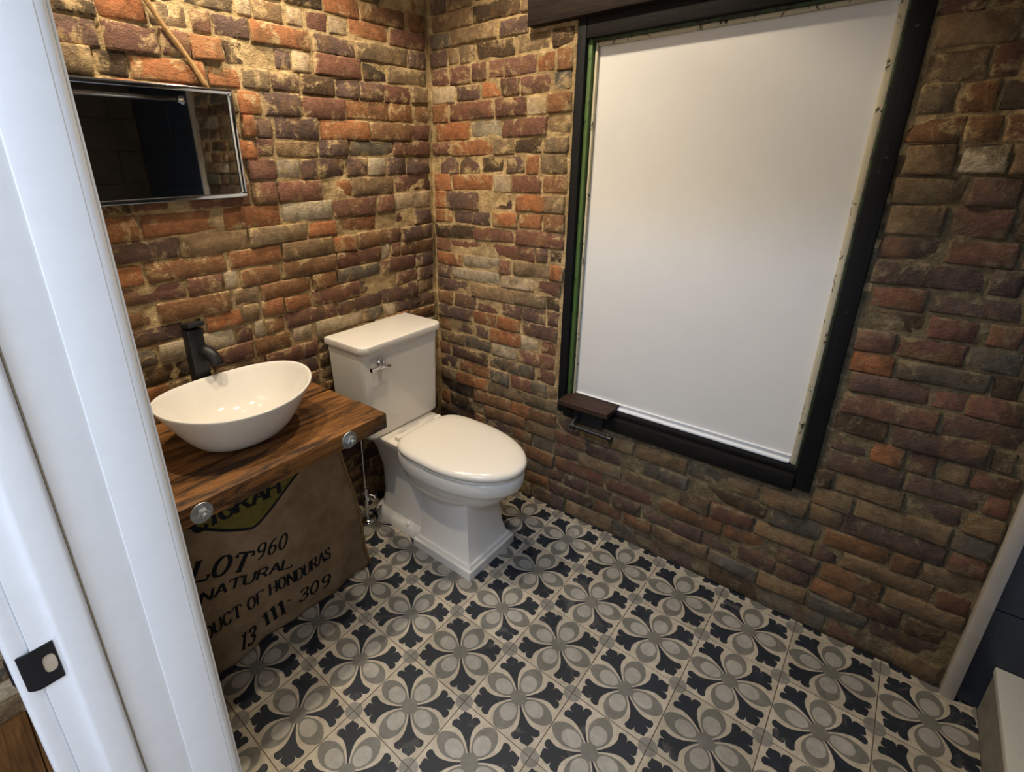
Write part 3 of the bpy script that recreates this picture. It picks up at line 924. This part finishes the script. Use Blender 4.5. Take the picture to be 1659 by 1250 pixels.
for bx in (-0.796, -1.182):
    bm = bmesh.new(); lathe(bm, (bx, 0.1935, 0.6235), [(0.0235, 0), (0.0240, -0.0015), (0.0230, -0.003), (0.010, -0.003)], 28, 'Y')
    w = finish('washer', bm, M['steel'], van, True, angle=35)
    bm = bmesh.new(); lathe(bm, (bx, 0.1905, 0.6235), [(0.0142, 0), (0.0142, -0.0100), (0.0120, -0.0116), (0.0070, -0.0116)], 6, 'Y')
    finish('nut', bm, M['steel'], w)
    bm = bmesh.new(); lathe(bm, (bx, 0.180, 0.6235), [(0.0072, 0), (0.0072, -0.008), (0.0055, -0.0095)], 14, 'Y')
    finish('bolt_end', bm, M['steel'], w, True, angle=40)

# ------------------------------------------------------------------ vessel basin
BX, BY, BZ = -0.978, 0.400, 0.6505


def basin_ring(s, a, b, z0, lift, n=64):
    out = []
    for k in range(n):
        t = 2 * math.pi * k / n
        ca, sa = math.cos(t), math.sin(t)
        e = 0.96
        x = math.copysign(abs(ca) ** e, ca) * a
        y = math.copysign(abs(sa) ** e, sa) * b
        out.append((BX + x, BY - 0.004 + y, BZ + z0 + lift * ca * ca))
    return out


bas = empty('basin', (BX, BY, BZ), 'white oval vessel basin with flared sides standing on the planks', 'basin')
bm = bmesh.new()
prof = [  # a, b, z, lift : outside from foot to rim, over the rim, inside down to the drain
    (0.094, 0.073, 0.000, 0), (0.104, 0.082, 0.002, 0), (0.118, 0.095, 0.012, 0.0), (0.136, 0.112, 0.032, 0.001), (0.155, 0.129, 0.058, 0.004),
    (0.172, 0.144, 0.084, 0.009), (0.185, 0.154, 0.103, 0.013), (0.1925, 0.160, 0.1135, 0.016), (0.1940, 0.1612, 0.1165, 0.017), (0.1928, 0.160, 0.119, 0.0172),
    (0.1895, 0.1568, 0.1195, 0.017), (0.1868, 0.154, 0.117, 0.0165), (0.182, 0.150, 0.108, 0.0145), (0.172, 0.140, 0.092, 0.010), (0.156, 0.126, 0.068, 0.005),
    (0.134, 0.108, 0.044, 0.002), (0.104, 0.083, 0.026, 0.0), (0.066, 0.053, 0.0165, 0), (0.030, 0.028, 0.0135, 0), (0.021, 0.021, 0.0128, 0)]
loft(bm, [basin_ring(i, *p) for i, p in enumerate(prof)])
finish('bowl', bm, M['basin'], bas, True, angle=60)
bm = bmesh.new(); lathe(bm, (BX, BY - 0.004, BZ + 0.0125), [(0.0215, 0), (0.0215, 0.002), (0.019, 0.0035), (0.0155, 0.0030), (0.012, 0.0052), (0.002, 0.0060)], 28)
finish('drain', bm, M['chrome'], bas, True, angle=40)

# ------------------------------------------------------------------ black tower faucet
FX, FY, FZ = -0.983, 0.590, 0.6500
fau = empty('faucet', (FX, FY, FZ), 'tall matte black square faucet behind the basin', 'faucet')
bm = bmesh.new(); lathe(bm, (FX, FY, FZ), [(0.031, 0), (0.031, 0.004), (0.029, 0.006), (0.02, 0.006)], 28)
finish('base_ring', bm, M['matte_black'], fau, True, angle=40)
boxo('body', FX - 0.0205, FX + 0.0205, FY - 0.0205, FY + 0.0205, FZ + 0.005, FZ + 0.252, M['matte_black'], fau, 0.003)
# spout: short arm from the front face that curves over and down
bm = bmesh.new()
pts, rr = [], []
for k in range(10):
    t = k / 9 * 1.45
    pts.append((FX + 0.012 + 0.016 * math.sin(t), FY - 0.012 - 0.038 * math.sin(t), FZ + 0.188 + 0.036 * (math.cos(t) - 1)))
    rr.append(0.0175 - 0.001 * k / 9)
tube(bm, pts, rr, 18)
sp = finish('spout', bm, M['matte_black'], fau, True, angle=50)
bm = bmesh.new(); lathe(bm, pts[-1], [(0.0162, 0.001), (0.0162, -0.004), (0.013, -0.004)], 18)
finish('aerator', bm, M['black'], sp, True, angle=40)
# flat lever on top, tipped up towards the wall
bm = bmesh.new(); box(bm, -0.0205, 0.0215, -0.040, 0.021, 0.0, 0.012, 0.002)
bmesh.ops.rotate(bm, verts=bm.verts[:], cent=(0, 0, 0), matrix=Matrix.Rotation(math.radians(-11), 3, 'X'))
bmesh.ops.translate(bm, verts=bm.verts[:], vec=(FX, FY, FZ + 0.256))
finish('lever', bm, M['matte_black'], fau, True, angle=35)

# ------------------------------------------------------------------ framed mirror
MX0, MX1, MZ0, MZ1, MYF = -1.225, -0.752, 1.226, 1.497, 0.612
mir = empty('mirror', (-0.985, 0.632, MZ0), 'wide mirror in a slim chrome frame on the brick wall', 'mirror')
mir.rotation_euler.z = math.radians(1.5)
FW = 0.012
boxo('frame_top', MX0, MX1, MYF, 0.632, MZ1 - FW, MZ1, M['chrome'], mir, 0.0025)
boxo('frame_bottom', MX0, MX1, MYF, 0.632, MZ0, MZ0 + FW, M['chrome'], mir, 0.0025)
boxo('frame_side', MX0, MX0 + FW, MYF + 0.0002, 0.632, MZ0 + FW, MZ1 - FW, M['chrome'], mir, 0.0025)
boxo('frame_side', MX1 - FW, MX1, MYF + 0.0002, 0.632, MZ0 + FW, MZ1 - FW, M['chrome'], mir, 0.0025)
boxo('glass', MX0 + FW - 0.001, MX1 - FW + 0.001, MYF + 0.008, 0.626, MZ0 + FW - 0.001, MZ1 - FW + 0.001, M['mirror'], mir)
# old cloth-covered cord that slants down the brick and slips behind the mirror
bm = bmesh.new()
pts = [(-1.252, 0.625, 2.156)]
for k in range(26):
    t = k / 25
    pts.append((-1.205 + 0.402 * t + 0.004 * math.sin(t * 23), 0.622 + 0.004 * math.sin(t * 17) + 0.010 * t, 2.105 - 0.62 * t + 0.012 * math.sin(t * 3.1)))
tube(bm, pts, [0.0062 + 0.0008 * math.sin(k * 2.1) for k in range(len(pts))], 10)
tag(finish('wall_cord', bm, M['cord'], None, True), 'thin tan cord slanting down the brick to the mirror', 'cord')

# ------------------------------------------------------------------ three ceiling downlights, outside the picture
for lx, ly, lab, pw in ((-1.10, 0.42, 'ceiling downlight over the basin', 1.75), (-0.70, 0.41, 'ceiling downlight between basin and toilet', 0.95), (-0.40, 0.08, 'ceiling downlight over the toilet', 1.45)):
    dl = empty('ceiling_downlight', (lx, ly, 2.16), lab, 'lamp')
    dl['group'] = 'ceiling downlights'
    bm = bmesh.new()
    n = 32
    loft(bm, [[(lx + r_ * math.cos(2 * math.pi * k / n), ly + r_ * math.sin(2 * math.pi * k / n), h_) for k in range(n)]
              for r_, h_ in ((0.052, 2.1598), (0.052, 2.156), (0.048, 2.154), (0.040, 2.155), (0.038, 2.1598))], False, False)
    finish('trim_ring', bm, M['white_paint'], dl, True, angle=40)
    bm = bmesh.new(); lathe(bm, (lx, ly, 2.1585), [(0.0375, 0.001), (0.0375, 0.0), (0.002, -0.0005)], 24)
    finish('lens', bm, M['bulb'], dl)
    d = bpy.data.lights.new('downlight_beam', 'SPOT')
    d.energy, d.color, d.spot_size, d.spot_blend, d.shadow_soft_size = LAMP_POWER * pw, LAMP_COLOR, math.radians(122), 0.30, 0.022
    o = bpy.data.objects.new('downlight_beam', d)
    link(o, dl)
    o.location = (0, 0, -0.035)

# ------------------------------------------------------------------ printed coffee sack hung below the counter
def sack_y(x, z):
    t = (0.605 - z) / 0.605
    y = 0.272 + 0.085 * t
    y += 0.006 * math.sin(x * 17 + z * 4) * (0.35 + 0.65 * t) + 0.004 * math.sin(x * 41 - z * 9) * t
    return y


def sack_xr(z):
    tb = ((0.0, -0.645), (0.097, -0.668), (0.199, -0.680), (0.352, -0.715), (0.521, -0.763), (0.61, -0.780))
    for (z0, x0), (z1, x1) in zip(tb[:-1], tb[1:]):
        if z <= z1: return x0 + (x1 - x0) * (z - z0) / (z1 - z0)
    return tb[-1][1]


sack = empty('burlap_sack', (-1.04, 0.31, 0.0), 'brown burlap coffee sack with black printed lettering hanging under the counter', 'sack')
XSL = -1.320
nu, nv = 70, 48
bm = bmesh.new()
gv = {}
for i in range(nu + 1):
    for j in range(nv + 1):
        z = 0.004 + (0.600 - 0.004) * j / nv
        x = XSL + (sack_xr(z) - XSL) * i / nu
        zz = z
        if j == 0: zz = 0.004 + 0.004 * (0.5 + 0.5 * math.sin(i * 0.9))
        gv[i, j] = bm.verts.new((x, sack_y(x, z), zz))
for i in range(nu):
    for j in range(nv):
        bm.faces.new((gv[i, j], gv[i + 1, j], gv[i + 1, j + 1], gv[i, j + 1])).smooth = True
r = bmesh.ops.extrude_face_region(bm, geom=bm.faces[:])
bmesh.ops.translate(bm, verts=[e for e in r['geom'] if isinstance(e, bmesh.types.BMVert)], vec=(0, 0.0025, 0))
finish('cloth', bm, M['burlap'], sack, True)
bm = bmesh.new()
pts = []
for k in range(40):
    z = 0.012 + (0.598 - 0.012) * k / 39
    pts.append((sack_xr(z) - 0.001 + 0.0015 * math.sin(k * 1.7), sack_y(sack_xr(z), z) - 0.0005, z))
tube(bm, pts, 0.0042, 8)
tag(finish('hem', bm, M['hem'], sack, True), 'rolled side hem')

# letters as printed shapes: strokes thick when upright, thin when level, with slab serifs
GL = {
    'L': ([[(0, 0), (0, 1)], [(0, 0), (.7, 0), (.72, .25)]], [(0, 0), (0, 1)]),
    'O': ('ring', []),
    '0': ('ring', []),
    'T': ([[(.4, 0), (.4, 1)], [(0, .78), (.02, 1), (.78, 1), (.8, .78)]], [(.4, 0)]),
    'N': ([[(0, 0), (0, 1)], [(0, 1), (.7, 0)], [(.7, 0), (.7, 1)]], [(0, 0), (0, 1), (.7, 1)]),
    'A': ([[(0, 0), (.38, 1)], [(.38, 1), (.76, 0)], [(.15, .36), (.6, .36)]], [(0, 0), (.76, 0)]),
    'U': ([[(0, 1), (0, .3), (.1, .06), (.32, 0), (.54, .06), (.66, .3), (.66, 1)]], [(0, 1), (.66, 1)]),
    'R': ([[(0, 0), (0, 1)], [(0, 1), (.42, 1), (.6, .88), (.6, .66), (.42, .52), (0, .52)], [(.34, .52), (.72, 0)]], [(0, 0), (0, 1), (.72, 0)]),
    'P': ([[(0, 0), (0, 1)], [(0, 1), (.42, 1), (.6, .88), (.6, .64), (.42, .48), (0, .48)]], [(0, 0), (0, 1)]),
    'D': ([[(0, 0), (0, 1)], [(0, 1), (.36, 1), (.62, .8), (.68, .5), (.62, .2), (.36, 0), (0, 0)]], [(0, 0), (0, 1)]),
    'C': ([[(.66, .76), (.56, .95), (.34, 1), (.12, .86), (0, .5), (.12, .14), (.34, 0), (.56, .05), (.68, .26)]], []),
    'G': ([[(.66, .76), (.56, .95), (.34, 1), (.12, .86), (0, .5), (.12, .14), (.34, 0), (.56, .06), (.66, .2), (.66, .44)], [(.4, .44), (.76, .44)]], []),
    'F': ([[(0, 0), (0, 1)], [(0, 1), (.66, 1), (.68, .78)], [(0, .52), (.45, .52)]], [(0, 0), (0, 1)]),
    'H': ([[(0, 0), (0, 1)], [(.68, 0), (.68, 1)], [(0, .52), (.68, .52)]], [(0, 0), (0, 1), (.68, 0), (.68, 1)]),
    'S': ([[(.56, .78), (.48, .96), (.28, 1), (.08, .9), (.06, .7), (.3, .53), (.54, .38), (.58, .18), (.44, .02), (.24, 0), (.06, .08), (0, .26)]], []),
    'I': ([[(.15, 0), (.15, 1)]], [(.15, 0), (.15, 1)]),
    '1': ([[(0, .8), (.2, 1), (.2, 0)]], [(.2, 0)]),
    '3': ([[(.02, .8), (.12, .97), (.3, 1), (.48, .9), (.48, .66), (.24, .53), (.5, .4), (.54, .16), (.36, 0), (.16, 0), (0, .16)]], []),
    '9': ([[(.5, .72), (.44, .94), (.26, 1), (.06, .9), (.02, .68), (.12, .5), (.3, .48), (.48, .6), (.5, .74), (.46, .36), (.34, .12), (.1, 0)]], []),
    '6': ([[(.46, .98), (.2, .84), (.06, .56), (.02, .26), (.12, .05), (.28, 0), (.46, .08), (.52, .28), (.44, .48), (.26, .52), (.08, .4)]], []),
    '.': ([[(.1, .38), (.1, .5)]], []),
}
ADV = {'I': .5, '1': .55, '.': .4, ' ': .5, 'T': 1.0, 'O': .98, '0': .8, '3': .78, '9': .78, '6': .78}


def smooth_line(p, n=4):
    if len(p) < 4: return p
    out = []
    for i in range(len(p) - 1):
        p0, p1, p2, p3 = p[max(i - 1, 0)], p[i], p[i + 1], p[min(i + 2, len(p) - 1)]
        for k in range(n):
            t = k / n
            out.append(tuple(0.5 * (2 * p1[c] + (p2[c] - p0[c]) * t + (2 * p0[c] - 5 * p1[c] + 4 * p2[c] - p3[c]) * t * t +
                                    (-p0[c] + 3 * p1[c] - 3 * p2[c] + p3[c]) * t ** 3) for c in (0, 1)))
    return out + [p[-1]]


def ribbon(bm, pts, thick, thin, put):
    L, R_ = [], []
    for i, p in enumerate(pts):
        a, b = pts[max(i - 1, 0)], pts[min(i + 1, len(pts) - 1)]
        dx, dy = b[0] - a[0], b[1] - a[1]
        l = math.hypot(dx, dy) or 1e-6
        w = (thin + (thick - thin) * abs(dy) / l) / 2
        L.append(bm.verts.new(put(p[0] - dy / l * w, p[1] + dx / l * w)))
        R_.append(bm.verts.new(put(p[0] + dy / l * w, p[1] - dx / l * w)))
    for i in range(len(pts) - 1):
        try: bm.faces.new((L[i], L[i + 1], R_[i + 1], R_[i]))
        except ValueError: pass


def sack_text(txt, x0, z0, x1, z1, h, thick=0.2, thin=0.09, serif=True, slant=0.0, sq=1.0, stretch=None):
    """text whose baseline runs from (x0,z0) to (x1,z1) on the sack, letter height h."""
    bm = bmesh.new()
    tot = sum(ADV.get(ch, .92) for ch in txt)
    Lx = math.hypot(x1 - x0, z1 - z0)
    ux, uz = (x1 - x0) / Lx, (z1 - z0) / Lx
    kx = Lx / tot
    cur = 0.0

    def put(px_, py_):
        s = cur * kx + px_ * kx + slant * py_ * h
        x = x0 + ux * s - uz * py_ * h
        z = z0 + uz * s + ux * py_ * h
        return Vector((x, sack_y(x, z) - 0.0007, z))
    for ch in txt:
        if ch in GL:
            st, sf = GL[ch]
            if st == 'ring':
                wdt = .72 if ch == 'O' else .5
                pts = [(wdt / 2 + wdt / 2 * math.cos(a), .5 + .5 * math.sin(a)) for a in [2 * math.pi * k / 28 for k in range(29)]]
                ribbon(bm, pts, thick, thin, put)
            else:
                for s in st:
                    ribbon(bm, smooth_line(s) if len(s) > 4 else s, thick, thin, put)
                if serif:
                    for (sx, sy) in sf:
                        ribbon(bm, [(sx - .17, sy), (sx, sy), (sx + .17, sy)], thick * .6, .075, put)
        cur += ADV.get(ch, .92)
    return finish('lettering', bm, M['ink'], sack, recalc=False)


# olive shield outline with the firm's name, cut off by the counter
edge = [(-1.262, .598), (-1.199, .551), (-1.157, .516), (-1.102, .472), (-1.052, .445), (-1.030, .446), (-0.989, .475), (-0.951, .508), (-0.918, .535), (-0.880, .565), (-0.842, .598)]
edge = smooth_line(edge, 4)
bm = bmesh.new()
for (a, b) in zip(edge[:-1], edge[1:]):
    n = 4
    for k in range(n):
        za0, za1 = a[1] + (0.599 - a[1]) * k / n, a[1] + (0.599 - a[1]) * (k + 1) / n
        zb0, zb1 = b[1] + (0.599 - b[1]) * k / n, b[1] + (0.599 - b[1]) * (k + 1) / n
        q = [(a[0], za0), (b[0], zb0), (b[0], zb1), (a[0], za1)]
        bm.faces.new([bm.verts.new((x, sack_y(x, z) - 0.0004, z)) for x, z in q])
finish('printed_shield', bm, M['logo'], sack, recalc=False)
bm = bmesh.new()
ribbon(bm, edge, 0.008, 0.008, lambda x, z: Vector((x, sack_y(x, z) - 0.0008, z)))
finish('shield_outline', bm, M['ink'], sack, recalc=False)
sack_text('CIGRAH', -1.178, .514, -0.955, .512, .046, .27, .12)
sack_text('LOT', -1.205, .380, -1.060, .306, .056, .24, .08)
sack_text('960', -1.043, .327, -0.947, .310, .050, .17, .08, False, 0.05)
sack_text('NATURAL', -1.195, .298, -0.938, .226, .033, .22, .12, False)
sack_text('PRODUCT OF HONDURAS', -1.276, .166, -0.805, .164, .043, .26, .08)
sack_text('13', -1.116, .040, -1.066, .030, .060, .24, .10)
sack_text('111', -1.034, .052, -0.963, .060, .058, .26, .10)
sack_text('.', -0.965, .082, -0.950, .082, .045, .3, .3, False)
sack_text('309', -0.930, .068, -0.810, .050, .048, .17, .09, False)
# ------------------------------------------------------------------ toilet
TX = -0.357
toi = empty('toilet', (TX, 0.33, 0), 'white two-piece toilet with closed lid in the brick corner', 'toilet')


def egg(z, hw, yf, yb, n=48, pf=2.0, pb=3.2, mid=0.42):
    """elongated bowl outline, round in front and squarer behind."""
    ym = yf + (yb - yf) * (1 - mid)
    out = []
    for k in range(n):
        t = 2 * math.pi * k / n
        ca, sa = math.cos(t), math.sin(t)
        p = pf if sa < 0 else pb
        x = math.copysign(abs(ca) ** (2 / p), ca) * hw
        y = math.copysign(abs(sa) ** (2 / p), sa) * ((ym - yf) if sa < 0 else (yb - ym))
        out.append((TX + x, ym + y, z))
    return out


def rrect(z, x0, x1, y0, y1, r, n=4):
    out = []
    for cx, cy, a0 in ((x1 - r, y0 + r, -90), (x1 - r, y1 - r, 0), (x0 + r, y1 - r, 90), (x0 + r, y0 + r, 180)):
        for k in range(n + 1):
            a = math.radians(a0 + 90 * k / n)
            out.append((cx + r * math.cos(a), cy + r * math.sin(a), z))
    return out


def chrect(z, hw, y0, y1, c):
    """plan of the tank: rectangle with cut front corners."""
    return [(TX - hw + c, y0, z), (TX + hw - c, y0, z), (TX + hw - c * .25, y0 + c * .5, z), (TX + hw, y0 + c, z), (TX + hw, y1, z), (TX - hw, y1, z), (TX - hw, y0 + c, z), (TX - hw + c * .25, y0 + c * .5, z)]


# bowl: rim with a stepped moulding narrowing down to the pedestal
bm = bmesh.new()
loft(bm, [egg(.200, .085, .10, .34), egg(.225, .100, .065, .36), egg(.250, .118, .028, .375), egg(.280, .134, -.004, .385), egg(.304, .142, -.021, .39), egg(.320, .1455, -.028, .392),
          egg(.3225, .1465, -.029, .392), egg(.3235, .1530, -.042, .394), egg(.327, .1562, -.048, .396), egg(.336, .1590, -.0525, .398), egg(.355, .1608, -.0555, .40), egg(.368, .1605, -.055, .40), egg(.376, .1585, -.0525, .399), egg(.380, .153, -.047, .397)])
finish('bowl', bm, M['porcelain'], toi, True, angle=38)
# ledge that carries the tank
bm = bmesh.new()
loft(bm, [rrect(.335, TX - .08, TX + .08, .33, .60, .03), rrect(.357, TX - .115, TX + .115, .335, .61, .03), rrect(.370, TX - .128, TX + .128, .338, .615, .02), rrect(.392, TX - .130, TX + .130, .336, .616, .02), rrect(.396, TX - .126, TX + .126, .34, .612, .02)])
finish('tank_ledge', bm, M['porcelain'], toi, True, angle=40)
# square flared pedestal on a stepped plinth, crisp corners
bm = bmesh.new()
PR = lambda z, h, y0, y1, r: rrect(z, TX - h, TX + h, y0, y1, r, 2)
loft(bm, [PR(.0, .1265, .045, .312, .004), PR(.030, .1265, .045, .312, .004), PR(.0325, .1250, .0465, .311, .004), PR(.0335, .1190, .052, .306, .004), PR(.0415, .1175, .0535, .304, .004),
          PR(.0455, .1150, .056, .302, .004), PR(.0465, .1090, .062, .300, .004), PR(.056, .1055, .066, .299, .004), PR(.090, .0975, .075, .298, .004), PR(.150, .0905, .083, .297, .004), PR(.205, .0890, .086, .297, .005), PR(.262, .0920, .086, .30, .006)])
finish('pedestal', bm, M['porcelain'], toi, True, angle=30)
# trapway body and rear foot
bm = bmesh.new()
loft(bm, [rrect(.0, TX - .105, TX + .105, .285, .572, .045, 6), rrect(.030, TX - .105, TX + .105, .285, .572, .045, 6), rrect(.040, TX - .098, TX + .098, .285, .565, .045, 6), rrect(.050, TX - .082, TX + .082, .285, .552, .045, 6),
          rrect(.110, TX - .072, TX + .072, .285, .545, .045, 6), rrect(.22, TX - .070, TX + .070, .285, .55, .045, 6), rrect(.30, TX - .080, TX + .080, .285, .57, .045, 6), rrect(.36, TX - .1, TX + .1, .285, .595, .045, 6)])
finish('trapway', bm, M['porcelain'], toi, True, angle=45)
for sx in (-1, 1):
    bm = bmesh.new(); lathe(bm, (TX + sx * .090, .372, .036), [(.0135, 0), (.0135, .008), (.011, .015), (.005, .0185)], 18)
    finish('bolt_cap', bm, M['porcelain'], toi, True, angle=50)
# tank and moulded lid
bm = bmesh.new()
loft(bm, [chrect(.397, .166, .452, .626, .018), chrect(.407, .170, .447, .629, .020), chrect(.56, .1745, .444, .630, .022), chrect(.703, .179, .441, .632, .024)])
tank = finish('tank', bm, M['porcelain'], toi, True, angle=25)
bm = bmesh.new()
loft(bm, [chrect(.701, .1805, .4395, .632, .024), chrect(.708, .1812, .4388, .633, .024), chrect(.7085, .1795, .4405, .632, .024), chrect(.716, .1803, .4397, .632, .024), chrect(.721, .1826, .4374, .633, .024), chrect(.7245, .1862, .4338, .635, .025),
          chrect(.726, .1892, .4308, .637, .025), chrect(.730, .1905, .4295, .637, .025), chrect(.742, .1908, .4292, .637, .025), chrect(.7475, .1896, .4304, .636, .025), chrect(.7502, .1868, .4332, .633, .024), chrect(.7508, .183, .437, .630, .023)])
finish('tank_lid', bm, M['porcelain'], toi, True, angle=24)
# chrome flush lever
bm = bmesh.new(); lathe(bm, (-0.470, .4425, .680), [(.0145, 0), (.0145, -.004), (.012, -.008), (.0085, -.011), (.0085, -.019), (.006, -.020)], 20, 'Y')
lev = finish('flush_lever', bm, M['chrome'], toi, True, angle=40)
tag(lev, 'chrome flush lever')
bm = bmesh.new(); tube(bm, [(-0.443, .423, .664), (-0.450, .4225, .666), (-0.475, .4215, .671), (-0.505, .4205, .6725), (-0.520, .4205, .672), (-0.526, .4205, .672)], [.0058, .0075, .0060, .0058, .0068, .0072], 14)
finish('lever_arm', bm, M['chrome'], lev, True, angle=50)
bm = bmesh.new(); tube(bm, [(-0.470, .4235, .680), (-0.468, .4225, .670)], .0065, 12)
finish('lever_neck', bm, M['chrome'], lev, True, angle=50)
# seat ring and domed lid
bm = bmesh.new()
loft(bm, [egg(.3805, .157, -.050, .372, pb=4), egg(.383, .1600, -.054, .376, pb=4), egg(.3875, .1600, -.054, .376, pb=4), egg(.3895, .157, -.050, .372, pb=4)])
finish('seat', bm, M['seat'], toi, True, angle=50)
bm = bmesh.new()
loft(bm, [egg(.3905, .157, -.052, .376, pb=4), egg(.393, .1622, -.0585, .381, pb=4), egg(.401, .1642, -.061, .383, pb=4), egg(.409, .1622, -.0585, .381, pb=4), egg(.415, .156, -.051, .375, pb=4),
          egg(.4195, .144, -.036, .363, pb=4), egg(.4225, .120, -.004, .338, pb=4), egg(.4242, .082, .05, .295, pb=4), egg(.425, .035, .12, .235, pb=3)])
finish('seat_lid', bm, M['seat'], toi, True, angle=60)
for sx in (-1, 1):
    bm = bmesh.new(); tube(bm, [(TX + sx * .080, .387, .4035), (TX + sx * .110, .387, .4035)], .0085, 14)
    finish('hinge', bm, M['seat'], toi, True, angle=40)

# ------------------------------------------------------------------ chrome supply valve beside the toilet
VX, VY = -0.503, 0.546
val = empty('supply_valve', (VX, VY, 0), 'chrome water valve and thin riser pipe between counter and toilet', 'valve')
bm = bmesh.new(); lathe(bm, (VX, VY, 0.0004), [(.026, 0), (.0255, .003), (.020, .009), (.011, .013), (.0085, .013)], 24)
finish('escutcheon', bm, M['chrome'], val, True, angle=40)
bm = bmesh.new(); tube(bm, [(VX, VY, .010), (VX, VY, .055), (VX, VY, .098)], .0078, 14)
finish('stub_pipe', bm, M['chrome'], val, True, angle=40)
bm = bmesh.new(); lathe(bm, (VX, VY, .092), [(.010, 0), (.0135, .003), (.0135, .016), (.011, .020), (.011, .034), (.013, .036), (.013, .050), (.008, .055)], 16)
vb_ = finish('valve_body', bm, M['chrome'], val, True, angle=40)
bm = bmesh.new(); tube(bm, [(VX, VY, .115), (VX + .012, VY - .014, .115), (VX + .018, VY - .021, .115)], .006, 12)
finish('valve_stem', bm, M['chrome'], vb_, True, angle=40)
bm = bmesh.new()
lathe(bm, (0, 0, 0), [(.006, 0), (.017, .001), (.019, .006), (.017, .012), (.006, .013)], 14)
bmesh.ops.scale(bm, verts=bm.verts[:], vec=(1, .62, 1))
bmesh.ops.rotate(bm, verts=bm.verts[:], cent=(0, 0, 0), matrix=Matrix.Rotation(math.radians(90), 3, 'X') )
bmesh.ops.rotate(bm, verts=bm.verts[:], cent=(0, 0, 0), matrix=Matrix.Rotation(math.radians(40), 3, 'Z') )
bmesh.ops.translate(bm, verts=bm.verts[:], vec=(VX + .018, VY - .021, .115))
finish('valve_handle', bm, M['chrome'], val, True, angle=40)
bm = bmesh.new(); tube(bm, [(VX, VY, .143), (VX, VY, .25), (VX + .002, VY, .35), (VX + .006, VY, .385), (VX + .006, VY, .3955)], .0042, 12)
finish('riser_pipe', bm, M['chrome'], val, True, angle=40)

# ------------------------------------------------------------------ paper holder: shelf board with a black pipe below
hol = empty('paper_holder', (0.03, -0.09, 0.44), 'dark brown shelf with black pipe paper holder below the window corner', 'paper holder')
bm = bmesh.new(); box(bm, -0.036, 0.0595, -0.180, 0.006, 0.4925, 0.5105, 0.0012, 1)
# the board's back part notches round the frame stile
finish('shelf_board', bm, M['shelf'], hol, True, angle=30)
boxo('mounting_plate', 0.000, 0.0105, -0.150, -0.040, 0.425, 0.492, M['matte_black'], hol, 0.002)
bm = bmesh.new(); tube(bm, [(0.002, -0.062, .455), (-0.030, -0.062, .450), (-0.044, -0.062, .444), (-0.050, -0.064, .436)], .0085, 12)
finish('elbow', bm, M['matte_black'], hol, True, angle=50)
bm = bmesh.new(); tube(bm, [(-0.050, -0.058, .436), (-0.050, -0.075, .436), (-0.050, -0.077, .436), (-0.050, -0.197, .434)], [.0095, .0095, .007, .007], 14)
bar = finish('pipe_bar', bm, M['matte_black'], hol, True, angle=40)
bm = bmesh.new(); lathe(bm, (-0.050, -0.197, .434), [(.007, 0.002), (.0098, 0), (.0098, -.012), (.007, -.014)], 14, 'Y')
finish('end_cap', bm, M['black'], bar, True, angle=40)
